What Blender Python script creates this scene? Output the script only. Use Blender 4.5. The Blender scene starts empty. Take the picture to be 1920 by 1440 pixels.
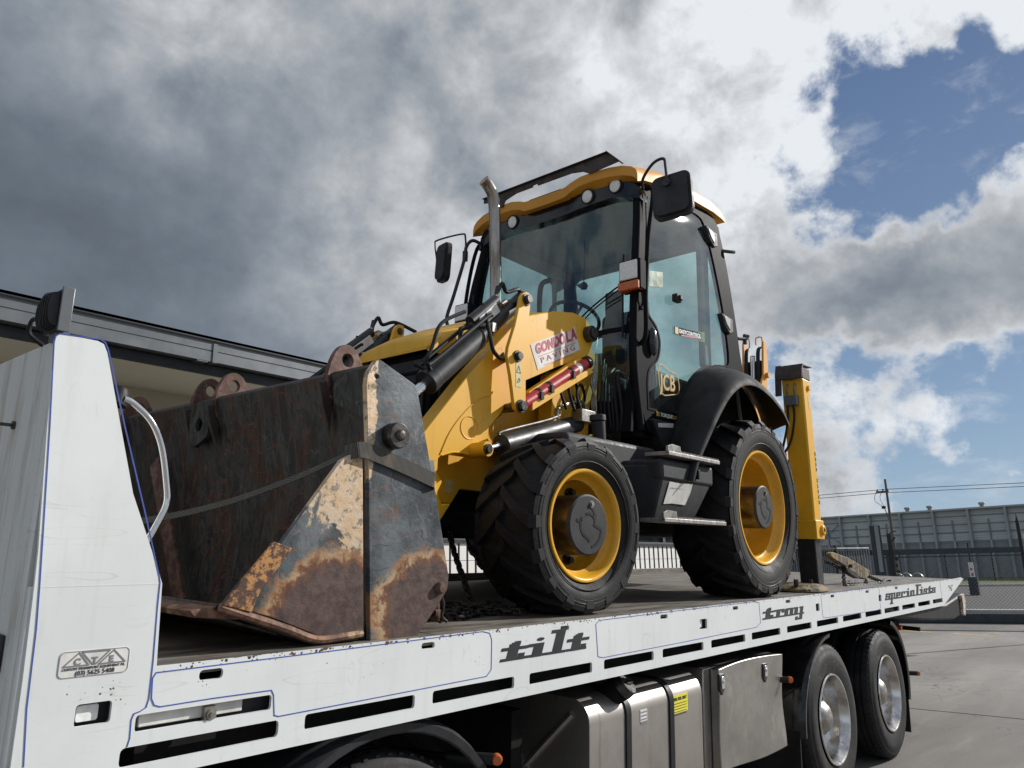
import bpy, bmesh, math, random
from math import sin, cos, pi, radians, sqrt, atan2
from mathutils import Vector, Matrix
from mathutils.geometry import tessellate_polygon
random.seed(7)
SC = bpy.context.scene
COL = SC.collection

# ------------------------------------------------------------------ camera
CAMH = 1.6
RC = Matrix(((0.65558113, -0.16853946, 0.73607597),
             (-0.75490409, -0.1698427, 0.63346135),
             (-0.0182539, 0.97095206, 0.23857679)))   # rows: world x, y, z in terms of camera right, up, forward
cam = bpy.data.cameras.new('camera')
cam.sensor_width = 36.0
cam.lens = 1400.0 / 1920.0 * 36.0
cam.clip_start = 0.05
cam.clip_end = 1500.0
camo = bpy.data.objects.new('camera', cam)
COL.objects.link(camo)
m = Matrix.Identity(4)
for i in range(3):
    m[i][0] = RC[i][0]; m[i][1] = RC[i][1]; m[i][2] = -RC[i][2]
m.translation = Vector((0, 0, CAMH))
camo.matrix_world = m
SC.camera = camo

def ray(px, py):
    """direction in the world of a point of the 1920 x 1440 photograph"""
    return RC @ Vector((px - 960.0, -(py - 720.0), 1400.0))

# ------------------------------------------------------------------ node helper
class NT:
    def __init__(s, tree):
        s.t = tree
        for n in list(tree.nodes):
            tree.nodes.remove(n)
    def n(s, typ, ins=None, **props):
        nd = s.t.nodes.new(typ)
        for k, v in props.items():
            setattr(nd, k, v)
        if ins:
            for k, v in ins.items():
                s.put(nd.inputs[k], v)
        return nd
    def put(s, sock, v):
        if isinstance(v, bpy.types.NodeSocket):
            s.t.links.new(v, sock)
        elif v is not None:
            if isinstance(v, (tuple, list)) and len(v) == 3 and sock.type == 'RGBA':
                v = (*v, 1)
            sock.default_value = v
    def m(s, op, a, b=None, c=None, clamp=False):
        nd = s.n('ShaderNodeMath', operation=op, use_clamp=clamp)
        s.put(nd.inputs[0], a)
        if b is not None: s.put(nd.inputs[1], b)
        if c is not None: s.put(nd.inputs[2], c)
        return nd.outputs[0]
    def vm(s, op, a, b=None, c=None):
        nd = s.n('ShaderNodeVectorMath', operation=op)
        s.put(nd.inputs[0], a)
        if b is not None: s.put(nd.inputs[1], b)
        if c is not None: s.put(nd.inputs[2], c)
        return nd.outputs['Value'] if op in ('DOT_PRODUCT', 'LENGTH', 'DISTANCE') else nd.outputs[0]
    def obj(s):
        return s.n('ShaderNodeTexCoord').outputs['Object']
    def sc(s, v, scale, loc=(0, 0, 0)):
        nd = s.n('ShaderNodeMapping', {'Vector': v, 'Scale': scale, 'Location': loc})
        return nd.outputs[0]
    def noise(s, v, scale, det=4, rough=.55, dist=0, out='Fac'):
        nd = s.n('ShaderNodeTexNoise', {'Vector': v, 'Scale': scale, 'Detail': det, 'Roughness': rough, 'Distortion': dist})
        return nd.outputs[out]
    def vor(s, v, scale, feat='F1', out='Distance', rnd=1.0):
        nd = s.n('ShaderNodeTexVoronoi', {'Vector': v, 'Scale': scale, 'Randomness': rnd}, feature=feat)
        return nd.outputs[out]
    def ss(s, x, lo, hi, a=0.0, b=1.0):
        nd = s.n('ShaderNodeMapRange', {'Value': x, 'From Min': lo, 'From Max': hi, 'To Min': a, 'To Max': b}, interpolation_type='SMOOTHSTEP')
        return nd.outputs[0]
    def mix(s, f, a, b, mode='MIX'):
        nd = s.n('ShaderNodeMix', data_type='RGBA', blend_type=mode)
        s.put(nd.inputs[0], f); s.put(nd.inputs[6], a); s.put(nd.inputs[7], b)
        return nd.outputs[2]
    def mixf(s, f, a, b):
        nd = s.n('ShaderNodeMix', data_type='FLOAT')
        s.put(nd.inputs[0], f); s.put(nd.inputs[2], a); s.put(nd.inputs[3], b)
        return nd.outputs[0]
    def xyz(s, v):
        nd = s.n('ShaderNodeSeparateXYZ', {0: v})
        return nd.outputs[0], nd.outputs[1], nd.outputs[2]
    def bump(s, h, strength=.3, dist=.01, normal=None):
        nd = s.n('ShaderNodeBump', {'Height': h, 'Strength': strength, 'Distance': dist})
        if normal is not None: s.put(nd.inputs['Normal'], normal)
        return nd.outputs[0]
    def out(s, sh):
        o = s.n('ShaderNodeOutputMaterial'); s.put(o.inputs['Surface'], sh)
    def pbr(s, col, rough=.5, metal=0.0, normal=None, **kw):
        ins = {'Base Color': col, 'Roughness': rough, 'Metallic': metal}
        ins.update(kw)
        nd = s.n('ShaderNodeBsdfPrincipled', ins)
        if normal is not None: s.put(nd.inputs['Normal'], normal)
        s.out(nd.outputs[0])
        return nd

def material(name):
    mt = bpy.data.materials.new(name); mt.use_nodes = True
    return mt, NT(mt.node_tree)

# ------------------------------------------------------------------ sky and sun
SUN_AZ, SUN_EL = radians(62.5), radians(28.0)            # azimuth from -Y towards +X
SUN = Vector((cos(SUN_EL) * sin(SUN_AZ), -cos(SUN_EL) * cos(SUN_AZ), sin(SUN_EL)))
sl = bpy.data.lights.new('sun', 'SUN')
sl.energy = 5.0; sl.angle = radians(0.5); sl.color = (1.0, 0.965, 0.92)
so = bpy.data.objects.new('sun', sl); COL.objects.link(so)
so.rotation_euler = (-SUN).to_track_quat('-Z', 'Y').to_euler()
so.location = (0, 0, 30)

W = bpy.data.worlds.new('World'); SC.world = W; W.use_nodes = True
w = NT(W.node_tree)
D = w.n('ShaderNodeTexCoord').outputs['Generated']
sky = w.n('ShaderNodeTexSky', sky_type='NISHITA', sun_disc=False)
sky.sun_elevation = SUN_EL
sky.sun_rotation = atan2(SUN.x, SUN.y)
sky.altitude = 50; sky.air_density = 1.0; sky.dust_density = 0.6; sky.ozone_density = 1.6
# clouds: a field of cover and brightness over the directions of the sky, broken up by fractal noise
SKY = [  # x, y (photograph), cover, brightness
 (60,60,1.50,0.230),(340,40,1.70,0.360),(640,70,1.50,0.330),(900,110,1.50,0.480),(1010,50,0.75,0.289),(220,210,1.70,0.200),(520,250,1.70,0.190),(760,190,1.50,0.330),(440,140,1.70,0.270),
 (60,380,1.70,0.115),(330,400,1.70,0.110),(560,430,1.70,0.180),(720,480,1.60,0.500),(800,380,1.50,0.340),(880,290,1.50,0.280),(300,560,1.70,0.100),(560,580,1.70,0.160),(-200,300,1.70,0.100),(-250,700,1.70,0.120),
 (740,600,0.90,0.190),(450,640,1.70,0.180),(860,440,1.50,0.420),(650,380,1.60,0.260),(1130,160,1.1,.58),(1160,60,0.70,0.400),(1250,80,1.1,.75),(1330,150,1.2,.75),(1290,270,1.10,0.221),(1060,260,1.00,0.281),(1400,60,1.1,.9),(1470,160,1.00,0.850),
 (1450,270,1.00,0.800),(1530,70,0.55,0.550),(1510,220,0.95,0.850),(1580,150,-0.35,0.500),(1590,230,-0.45,0.600),(1650,60,1.45,0.850),(1730,20,1.55,0.750),(1830,40,1.55,0.850),(1900,20,1.55,0.800),(1680,130,0.35,0.800),(1740,150,0.00,0.800),(1800,110,0.45,0.800),(1700,220,-0.65,0.500),(1800,180,-0.65,0.500),(1860,150,-0.55,0.500),(1890,230,0.05,0.800),(1910,320,0.90,0.600),
 (1640,290,0.72,0.900),(1570,320,-0.30,0.700),(1510,350,0.85,0.850),(1420,400,1.45,.95),(1370,480,1.10,0.600),(1440,470,0.35,0.600),(1730,290,-0.35,0.600),(1820,290,0.50,0.450),(1880,400,1.45,0.255),(1760,370,1.00,0.272),(1680,390,0.90,0.289),(1610,420,0.90,0.600),(1540,440,0.80,0.306),(1480,530,0.90,0.306),
 (1600,560,1.55,0.170),(1750,500,1.55,0.170),(1880,520,1.55,0.204),(1420,600,1.00,0.306),(1700,600,1.55,0.204),(1840,620,1.45,0.289),(1540,670,0.30,0.400),(1640,660,0.60,0.400),(1600,700,0.10,0.600),(1700,700,1.00,0.800),(1760,700,1.00,0.750),(1560,770,1.00,0.600),(1620,740,0.90,0.800),(1850,650,1.00,0.700),(1900,690,0.50,0.600),(1850,730,-0.45,0.600),(1800,770,-0.35,0.700),
 (1640,820,1.45,0.289),(1700,800,0.80,0.550),(1590,870,0.90,0.306),(1740,850,-0.35,0.600),(1790,820,0.60,0.850),(1880,800,1.00,0.620),(1840,860,-0.35,0.500),(1900,860,0.70,0.500),(1690,870,0.05,0.600),(1760,920,0.10,0.600),(1700,930,0.90,0.750),(1580,930,0.90,0.550),(1850,930,0.45,0.650),(1900,920,0.75,0.600),
 (1640,190,-.5,.5),(1850,250,-.2,.6),(1560,270,-.1,.7),(1620,340,.1,.6),(1700,310,-.1,.5),(1790,300,.1,.5),(1500,690,.3,.5),(1570,690,-.1,.6),(1900,740,-.2,.6),(1790,720,.3,.8),(1900,130,-.3,.5),(1770,870,-.3,.5),
 (1320,380,1.3,.6),(1480,220,1.3,1.0),(1540,240,.9,1.0),(1500,330,1.2,.95),(1660,270,.55,.9),(1610,310,.5,.9),(1500,600,1.5,.30),(1620,620,1.4,.19),(1780,600,1.5,.18),(1860,470,1.5,.22),(1560,500,1.5,.24),(1720,440,1.4,.24),(700,500,1.5,.85),(750,430,1.4,.70),(640,500,1.5,.42),(350,30,1.6,.6),(400,110,1.6,.40),
 (1560,720,.2,.6),(1590,800,.45,.5),(1660,880,.3,.5),(1560,850,.2,.5),(1680,760,.5,.9),(1900,420,.8,.5),(1560,300,-.1,.5),(1600,390,.5,.7),(1450,520,.4,.7),
 (2200,200,0.50,0.500),(2200,700,0.50,0.500),(960,-400,1.50,0.450),(1800,-300,0.70,0.600),(0,-400,1.50,0.300),(960,900,0.90,0.300),(300,900,1.50,0.200)]
WD = w.vm('NORMALIZE', D)
wn = w.noise(WD, 6.0, 4, .55, 0, 'Color')
wn = w.vm('SUBTRACT', wn, (.5, .5, .5))
wn2 = w.vm('SUBTRACT', w.noise(WD, 22.0, 4, .55, 0, 'Color'), (.5, .5, .5))
WD2 = w.vm('NORMALIZE', w.vm('MULTIPLY_ADD', wn2, (.05, .05, .05), w.vm('MULTIPLY_ADD', wn, (.20, .20, .20), WD)))
acc = (0.55 * .0008, .38 * .0008, .0008)
for (x, y, c, b) in SKY:
    d = ray(x, y).normalized()
    near = 520.0 if x > 1380 and 0 < y < 960 else 190.0 if 0 < x < 1920 and 0 < y < 960 else 45.0
    e = w.m('EXPONENT', w.m('MULTIPLY_ADD', w.vm('DOT_PRODUCT', WD2, tuple(d)), near, -near))
    acc = w.vm('MULTIPLY_ADD', w.n('ShaderNodeCombineXYZ', {0: e, 1: e, 2: e}).outputs[0], (c, b, 1), acc)
ax, ay, az = w.xyz(acc)
cov = w.m('DIVIDE', ax, az); bri = w.m('DIVIDE', ay, az)
f1 = w.noise(WD, 6.0, 9, .62, .25)
f2 = w.noise(w.sc(WD, (1, 1, 1.15), (3.1, 7.7, 1.3)), 9.0, 7, .58, .2)
f3 = w.noise(w.sc(WD, (1, 1, 1.2), (9.1, 2.7, 4.3)), 2.6, 5, .5, .2)
f4 = w.noise(w.sc(WD, (1, 1, 1.2), (2, 8, 5)), 17.0, 6, .6, .15)
raw = w.m('ADD', cov, w.m('ADD', w.m('MULTIPLY', w.m('SUBTRACT', f1, .5), 1.7), w.m('MULTIPLY', w.m('SUBTRACT', f4, .5), 1.0)))
wisp = w.m('MULTIPLY', w.ss(w.noise(w.sc(WD, (1, 1, 2.2), (6, 1, 3)), 11.0, 7, .62, .3), .52, .76), .35)
cov = w.m('MAXIMUM', w.ss(raw, .34, .70), wisp)
bri = w.m('MULTIPLY', bri, w.m('ADD', 1.0, w.m('MULTIPLY', w.m('SUBTRACT', f2, .5), w.ss(bri, .10, .40, .75, 1.9))))
bri = w.m('MULTIPLY', bri, w.m('ADD', 1.0, w.m('MULTIPLY', w.m('SUBTRACT', f3, .5), .6)))
bri = w.m('MULTIPLY', bri, w.m('ADD', 1.0, w.m('MULTIPLY', w.m('SUBTRACT', f1, .5), -.7)))
edge = w.m('MULTIPLY', w.ss(raw, .88, .50), .62)
bri = w.mixf(edge, bri, w.m('MAXIMUM', bri, .66))
bri = w.m('MULTIPLY', bri, w.ss(bri, .30, .80, 1.12, 1.38))
bri = w.m('MULTIPLY', bri, w.m('ADD', 1.0, w.m('MULTIPLY', w.m('SUBTRACT', f4, .5), .5)))
bri = w.m('MINIMUM', w.m('ADD', w.m('MULTIPLY', bri, .90), .048), .88)
tint = w.mix(w.ss(bri, .1, .55), (.79, .97, 1.20), (.96, 1.0, 1.05))
cl = w.vm('MULTIPLY', tint, w.n('ShaderNodeCombineXYZ', {0: bri, 1: bri, 2: bri}).outputs[0])
SKY_K = 0.085
cl = w.vm('MULTIPLY', cl, (1 / SKY_K,) * 3)
_, _, dz = w.xyz(WD)
clear = w.mix(w.m('POWER', w.m('MAXIMUM', dz, 0.0), .55), (.36 / SKY_K, .54 / SKY_K, .74 / SKY_K), (.008 / SKY_K, .040 / SKY_K, .19 / SKY_K))
clear = w.mix(.22, clear, sky.outputs[0])
col = w.mix(cov, clear, cl)
bg = w.n('ShaderNodeBackground', {'Color': col, 'Strength': SKY_K})
wo = w.n('ShaderNodeOutputWorld'); w.put(wo.inputs['Surface'], bg.outputs[0])
W.cycles.sampling_method = 'MANUAL'; W.cycles.sample_map_resolution = 512

SC.cycles.max_bounces = 6; SC.cycles.diffuse_bounces = 3; SC.cycles.glossy_bounces = 3; SC.cycles.transparent_max_bounces = 12
SC.view_settings.view_transform = 'Standard'
SC.view_settings.look = 'None'
SC.view_settings.exposure = -0.06
SC.view_settings.gamma = 1.0
SC.view_settings.use_curve_mapping = False

# ------------------------------------------------------------------ frames and objects
TH = radians(3.0)
TO = Vector((0, 1.96, CAMH - .223))
TA = Vector((0, cos(TH), sin(TH))); TB = Vector((0, -sin(TH), cos(TH)))
def T(x, y, z):
    """tray frame (x along the truck, y across from the near rail, z above the deck) to world"""
    return TO + Vector((x, 0, 0)) + TA * y + TB * z
def L(px, py, y):
    r = ray(px, py); c = Vector((0, 0, CAMH)); o = TO - c
    t = (y + o.dot(TA)) / r.dot(TA); p = r * t - o
    return (p.x, p.dot(TB))

ORG = {}
def root(name, label, cat, at, group=None, tray=True):
    o = bpy.data.objects.new(name, None); COL.objects.link(o)
    o.empty_display_size = .2
    if tray:
        o.location = T(*at); o.rotation_euler = (TH, 0, 0)
    else:
        o.location = at
    o['label'] = label; o['category'] = cat
    if group: o['group'] = group
    ORG[o] = Vector(at)
    return o

class MB:
    def __init__(s):
        s.v = []; s.f = []
    def add(s, vs, fs):
        k = len(s.v); s.v += [Vector(v) for v in vs]; s.f += [tuple(i + k for i in f) for f in fs]
        return s
    def box(s, x0, x1, y0, y1, z0, z1):
        vs = [(x, y, z) for z in (z0, z1) for y in (y0, y1) for x in (x0, x1)]
        return s.add(vs, [(0, 2, 3, 1), (4, 5, 7, 6), (0, 1, 5, 4), (2, 6, 7, 3), (0, 4, 6, 2), (1, 3, 7, 5)])
    def plate(s, outline, a0, a1, axis='y', holes=()):
        def mp(p, a):
            if axis == 'y': return (p[0], a, p[1])
            if axis == 'x': return (a, p[0], p[1])
            return (p[0], p[1], a)
        loops = [list(outline)] + [list(h) for h in holes]
        flat = [p for l in loops for p in l]
        tris = tessellate_polygon([[Vector((p[0], p[1], 0)) for p in l] for l in loops])
        n = len(flat)
        vs = [mp(p, a0) for p in flat] + [mp(p, a1) for p in flat]
        fs = [tuple(t) for t in tris] + [tuple(i + n for i in reversed(t)) for t in tris]
        k = 0
        for l in loops:
            m_ = len(l)
            for i in range(m_):
                a, b = k + i, k + (i + 1) % m_
                fs.append((a, b, b + n, a + n))
            k += m_
        return s.add(vs, fs)
    def cyl(s, p0, p1, r0, r1=None, n=20, caps=True):
        p0 = Vector(p0); p1 = Vector(p1); r1 = r0 if r1 is None else r1
        d = (p1 - p0).normalized()
        u = d.orthogonal().normalized(); w_ = d.cross(u)
        vs = []
        for p, r in ((p0, r0), (p1, r1)):
            vs += [p + (u * cos(2 * pi * i / n) + w_ * sin(2 * pi * i / n)) * r for i in range(n)]
        fs = [(i, (i + 1) % n, (i + 1) % n + n, i + n) for i in range(n)]
        if caps: fs += [tuple(reversed(range(n))), tuple(range(n, 2 * n))]
        return s.add(vs, fs)
    def lathe(s, prof, c=(0, 0, 0), d=(0, 1, 0), n=48, a0=0.0, a1=2 * pi, ref=None):
        """prof: (radius, offset along the axis)"""
        c = Vector(c); d = Vector(d).normalized()
        u = Vector(ref) if ref else (Vector((1, 0, 0)) if abs(d.x) < .9 else Vector((0, 0, 1)))
        u = (u - d * u.dot(d)).normalized(); w_ = d.cross(u)
        full = abs(a1 - a0 - 2 * pi) < 1e-6
        cnt = n if full else n + 1
        vs = []
        for i in range(cnt):
            a = a0 + (a1 - a0) * i / n
            e = u * cos(a) + w_ * sin(a)
            vs += [c + e * r + d * o for r, o in prof]
        m_ = len(prof); fs = []
        for i in range(n):
            j = (i + 1) % cnt
            for k in range(m_ - 1):
                fs.append((i * m_ + k, i * m_ + k + 1, j * m_ + k + 1, j * m_ + k))
        return s.add(vs, fs)
    def tube(s, pts, r, n=8, smooth=6, caps=True, flat=None):
        P = [Vector(p) for p in pts]
        if smooth and len(P) > 2:
            Q = []
            for i in range(len(P) - 1):
                a = P[max(i - 1, 0)]; b = P[i]; c = P[i + 1]; e = P[min(i + 2, len(P) - 1)]
                for k in range(smooth):
                    t = k / smooth
                    Q.append(.5 * ((2 * b) + (c - a) * t + (2 * a - 5 * b + 4 * c - e) * t * t + (3 * b - a - 3 * c + e) * t ** 3))
            Q.append(P[-1]); P = Q
        rr = r if isinstance(r, (list, tuple)) else None
        vs = []; prev = None
        for i, p in enumerate(P):
            d = (P[min(i + 1, len(P) - 1)] - P[max(i - 1, 0)]).normalized()
            if prev is None: u = d.orthogonal().normalized()
            else:
                u = (prev - d * prev.dot(d))
                u = u.normalized() if u.length > 1e-6 else d.orthogonal().normalized()
            prev = u; w_ = d.cross(u)
            ra = rr[0] + (rr[1] - rr[0]) * i / (len(P) - 1) if rr else r
            vs += [p + (u * cos(2 * pi * k / n) + w_ * sin(2 * pi * k / n)) * ra for k in range(n)]
        fs = []
        for i in range(len(P) - 1):
            for k in range(n):
                fs.append((i * n + k, i * n + (k + 1) % n, (i + 1) * n + (k + 1) % n, (i + 1) * n + k))
        if caps: fs += [tuple(reversed(range(n))), tuple(range((len(P) - 1) * n, len(P) * n))]
        return s.add(vs, fs)
    def band(s, pts, width, thick):
        """flat strap: pts = centre line, width vector, thickness along the normal"""
        P = [Vector(p) for p in pts]; wv = Vector(width); vs = []
        for i, p in enumerate(P):
            d = (P[min(i + 1, len(P) - 1)] - P[max(i - 1, 0)]).normalized()
            wn_ = (wv - d * wv.dot(d)).normalized() * wv.length
            nn = d.cross(wn_).normalized() * thick
            vs += [p - wn_ / 2 - nn / 2, p + wn_ / 2 - nn / 2, p + wn_ / 2 + nn / 2, p - wn_ / 2 + nn / 2]
        fs = [(0, 3, 2, 1)]
        for i in range(len(P) - 1):
            for k in range(4):
                fs.append((i * 4 + k, i * 4 + (k + 1) % 4, (i + 1) * 4 + (k + 1) % 4, (i + 1) * 4 + k))
        e = (len(P) - 1) * 4; fs.append((e, e + 1, e + 2, e + 3))
        return s.add(vs, fs)
    def mapv(s, fn):
        s.v = [Vector(fn(v)) for v in s.v]; return s
    def cut(s, axis, values):
        """slice the mesh by planes so that it can be bent"""
        bm = bmesh.new(); vs = [bm.verts.new(v) for v in s.v]
        for f in s.f:
            try: bm.faces.new([vs[i] for i in f])
            except ValueError: pass
        no = Vector([1 if i == axis else 0 for i in range(3)])
        for c in values:
            bmesh.ops.bisect_plane(bm, geom=bm.verts[:] + bm.edges[:] + bm.faces[:], plane_co=no * c, plane_no=no)
        bm.verts.index_update()
        s.v = [v.co.copy() for v in bm.verts]; s.f = [tuple(v.index for v in f.verts) for f in bm.faces]
        bm.free(); return s

def mesh_of(name, mb, mat, smooth=35, fix=True):
    me = bpy.data.meshes.new(name)
    me.from_pydata([tuple(v) for v in mb.v], [], mb.f)
    if fix:
        bm = bmesh.new(); bm.from_mesh(me)
        bmesh.ops.remove_doubles(bm, verts=bm.verts, dist=1e-5)
        bmesh.ops.recalc_face_normals(bm, faces=bm.faces)
        bm.to_mesh(me); bm.free()
    me.materials.append(mat)
    if smooth:
        me.shade_smooth(); me.set_sharp_from_angle(angle=radians(smooth))
    return me

def part(name, mb, mat, parent, at=None, bevel=0.0, seg=2, smooth=35, label=None, fix=True, mesh=None, rot=None):
    """one mesh object; mb is in the frame of the root (tray or world) unless `at` gives its own origin"""
    me = mesh or mesh_of(name, mb, mat, smooth, fix)
    o = bpy.data.objects.new(name, me); COL.objects.link(o)
    org = Vector(at) if at is not None else Vector((0, 0, 0))
    ORG[o] = org
    if parent is not None:
        o.parent = parent; o.location = org - ORG[parent]
    else:
        o.location = org
    if rot: o.rotation_euler = rot
    if bevel:
        b = o.modifiers.new('bevel', 'BEVEL'); b.width = bevel; b.segments = seg
        b.limit_method = 'ANGLE'; b.angle_limit = radians(40)
    if label: o['label'] = label
    return o

def solo(name, mb, mat, label, cat, at, tray=True, group=None, bevel=0.0, smooth=35, kind=None):
    """a thing that is one mesh"""
    me = mesh_of(name, mb.mapv(lambda v: v - Vector(at)), mat, smooth)
    o = bpy.data.objects.new(name, me); COL.objects.link(o)
    if tray: o.location = T(*at); o.rotation_euler = (TH, 0, 0)
    else: o.location = at
    ORG[o] = Vector(at)
    if kind: o['kind'] = kind
    if label: o['label'] = label
    if cat: o['category'] = cat
    if group: o['group'] = group
    if bevel:
        b = o.modifiers.new('bevel', 'BEVEL'); b.width = bevel; b.segments = 2
        b.limit_method = 'ANGLE'; b.angle_limit = radians(40)
    return o

def copy_tree(o, parent=None):
    c = o.copy(); COL.objects.link(c); c.parent = parent
    for ch in list(o.children): copy_tree(ch, c)
    return c

TXT = {}
def lettering(s, size, org, xd, yd, extrude=.0008, bold=0.0, align='LEFT', shear=0.0, space=1.0, width=None):
    """text as a mesh builder, laid along xd (reading direction) and yd (up)"""
    cu = bpy.data.curves.new('t', 'FONT'); cu.body = s; cu.size = size; cu.extrude = extrude
    cu.offset = bold; cu.align_x = align; cu.shear = shear; cu.space_character = space; cu.resolution_u = 4
    ob = bpy.data.objects.new('t', cu); COL.objects.link(ob)
    dg = bpy.context.evaluated_depsgraph_get()
    me = bpy.data.meshes.new_from_object(ob.evaluated_get(dg))
    xs = [v.co.x for v in me.vertices] or [0]
    k = width / (max(xs) - min(xs)) if width else 1.0
    xd = Vector(xd).normalized(); yd = Vector(yd).normalized(); zd = xd.cross(yd)
    mb = MB()
    mb.add([Vector(org) + xd * v.co.x * k + yd * v.co.y + zd * v.co.z for v in me.vertices], [tuple(p.vertices) for p in me.polygons])
    bpy.data.objects.remove(ob); bpy.data.curves.remove(cu); bpy.data.meshes.remove(me)
    return mb

def circle(cx, cz, r, n=20, rz=None):
    rz = rz or r
    return [(cx + r * cos(2 * pi * i / n), cz + rz * sin(2 * pi * i / n)) for i in range(n)]
def rrect(x0, x1, z0, z1, r, n=4):
    out = []
    for cx, cz, a in ((x1 - r, z1 - r, 0), (x0 + r, z1 - r, 90), (x0 + r, z0 + r, 180), (x1 - r, z0 + r, 270)):
        for i in range(n + 1):
            t = radians(a + 90 * i / n); out.append((cx + r * cos(t), cz + r * sin(t)))
    return out
def spline(pts, k=5, closed=False):
    n = len(pts); out = []
    rng = n if closed else n - 1
    for i in range(rng):
        g = (lambda j: pts[j % n]) if closed else (lambda j: pts[min(max(j, 0), n - 1)])
        a, b, c, e = g(i - 1), g(i), g(i + 1), g(i + 2)
        for q in range(k):
            t = q / k
            out.append(tuple(.5 * (2 * b[d] + (c[d] - a[d]) * t + (2 * a[d] - 5 * b[d] + 4 * c[d] - e[d]) * t * t + (3 * b[d] - a[d] - 3 * c[d] + e[d]) * t ** 3) for d in range(len(b))))
    if not closed: out.append(tuple(pts[-1]))
    return out
def stripe(pts, wd, y0, y1):
    """closed or open flat line in the x-z plane"""
    mb = MB(); P = pts
    for i in range(len(P) - 1):
        a = Vector((P[i][0], 0, P[i][1])); b = Vector((P[i + 1][0], 0, P[i + 1][1]))
        d = (b - a)
        if d.length < 1e-5: continue
        d.normalize(); nn = Vector((-d.z, 0, d.x)) * wd / 2; a2 = a - d * wd * .3; b2 = b + d * wd * .3
        j = (i % 3) * .0001
        vs = []
        for y in (y0 - j, y1):
            vs += [p + Vector((0, y, 0)) for p in (a2 - nn, b2 - nn, b2 + nn, a2 + nn)]
        mb.add(vs, [(0, 1, 2, 3), (7, 6, 5, 4), (0, 4, 5, 1), (1, 5, 6, 2), (2, 6, 7, 3), (3, 7, 4, 0)])
    return mb
# ------------------------------------------------------------------ materials
def simple(name, col, rough=.5, metal=0.0, var=.15, scale=8, bump=0.0, dust=0.0, rvar=1.0, dustcol=(.25, .22, .18), **kw):
    mt, t = material(name)
    o = t.obj()
    n1 = t.noise(o, scale, 5, .6)
    c = t.mix(t.ss(n1, .3, .7), tuple(x * (1 - var) for x in col), tuple(min(x * (1 + var), 1) for x in col))
    if dust:
        d = t.m('MULTIPLY', t.ss(t.noise(t.sc(o, (1, 1, .6)), scale * .7, 6, .65), .42, .75), dust)
        c = t.mix(d, c, dustcol)
    r = t.ss(t.noise(o, scale * 2.3, 4, .6), .2, .8, max(rough - .1 * rvar, .02), min(rough + .12 * rvar, 1))
    nm = t.bump(t.noise(o, scale * 9, 3, .6), bump, .004) if bump else None
    t.pbr(c, r, metal, nm, **kw)
    return mt

def scratch(t, o, sc_, rot, wd, gate=.5, seed=0):
    """thin curved scrape lines: the contour of a stretched noise, only in patches"""
    mp = t.n('ShaderNodeMapping', {'Vector': o, 'Scale': sc_, 'Rotation': rot, 'Location': (seed * 3.7, seed * 1.3, seed * 2.1)}).outputs[0]
    n = t.noise(mp, 1.0, 1.0, .35, .1)
    ln = t.ss(t.m('ABSOLUTE', t.m('SUBTRACT', n, .5)), wd, wd * .35)
    gt_ = t.ss(t.noise(t.sc(o, (1, 1, 1), (seed, seed * 2, 5)), 3.5, 4, .65), gate, gate + .10)
    return t.m('MULTIPLY', ln, gt_)

def chipped(name, base, rough, chipcol, chip=.60, dirtcol=(.30, .24, .15), dirt=.35, edge_z=None, scale=60, chipsize=.30):
    mt, t = material(name)
    o = t.obj(); x, y, z = t.xyz(o)
    big = t.noise(o, 2.2, 5, .6)
    c = t.mix(t.ss(big, .35, .7), base, tuple(v * .90 for v in base))
    # grime streaks running down
    st = t.noise(t.sc(o, (9, 9, .9)), 2.0, 6, .65)
    c = t.mix(t.m('MULTIPLY', t.ss(st, .52 - max(0, dirt - .5) * .2, .78 - max(0, dirt - .5) * .3), dirt), c, dirtcol)
    fine = t.noise(o, 60, 4, .7)
    c = t.mix(t.m('MULTIPLY', t.ss(fine, .55, .8), dirt * .5), c, dirtcol)
    # chips: small irregular spots
    v = t.vor(t.vm('MULTIPLY_ADD', t.noise(o, 40, 3, .6, 0, 'Color'), (.012, .012, .012), o), scale)
    sel = t.noise(o, 7, 3, .6)
    thr = t.m('MULTIPLY', t.ss(sel, chip - .05, chip + .22), chipsize)
    if edge_z is not None:
        thr = t.m('MULTIPLY', thr, t.ss(z, .12, .02, .30, 1.0))
        e = t.m('MULTIPLY', t.ss(z, edge_z - .024, edge_z - .001), t.m('MULTIPLY', t.m('LESS_THAN', z, .012), t.m('GREATER_THAN', x, .92)))
        thr = t.m('ADD', thr, t.m('MULTIPLY', t.m('MULTIPLY', e, t.ss(t.noise(o, 16, 4, .7), .40, .62)), .6))
    ch = t.m('LESS_THAN', v, thr)
    c = t.mix(ch, c, t.mix(t.ss(t.noise(o, 30, 3), .4, .6), chipcol, tuple(q * .45 for q in chipcol)))
    s1_ = scratch(t, o, (3, 3, 22), (0, radians(18), 0), .010, .50, 1)
    s2_ = scratch(t, o, (16, 5, 4), (0, radians(-24), 0), .008, .52, 2)
    c = t.mix(t.m('MULTIPLY', t.m('MAXIMUM', s1_, s2_), .22), c, dirtcol)
    r = t.mixf(ch, t.ss(big, .3, .7, rough, rough + .14), .85)
    h = t.m('ADD', t.m('MULTIPLY', t.m('SUBTRACT', 1.0, ch), .4), t.m('MULTIPLY', t.noise(o, 3.0, 2, .5), .5))
    t.pbr(c, r, 0, t.bump(h, .25, .003), **{'Specular IOR Level': .5})
    return mt

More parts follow.
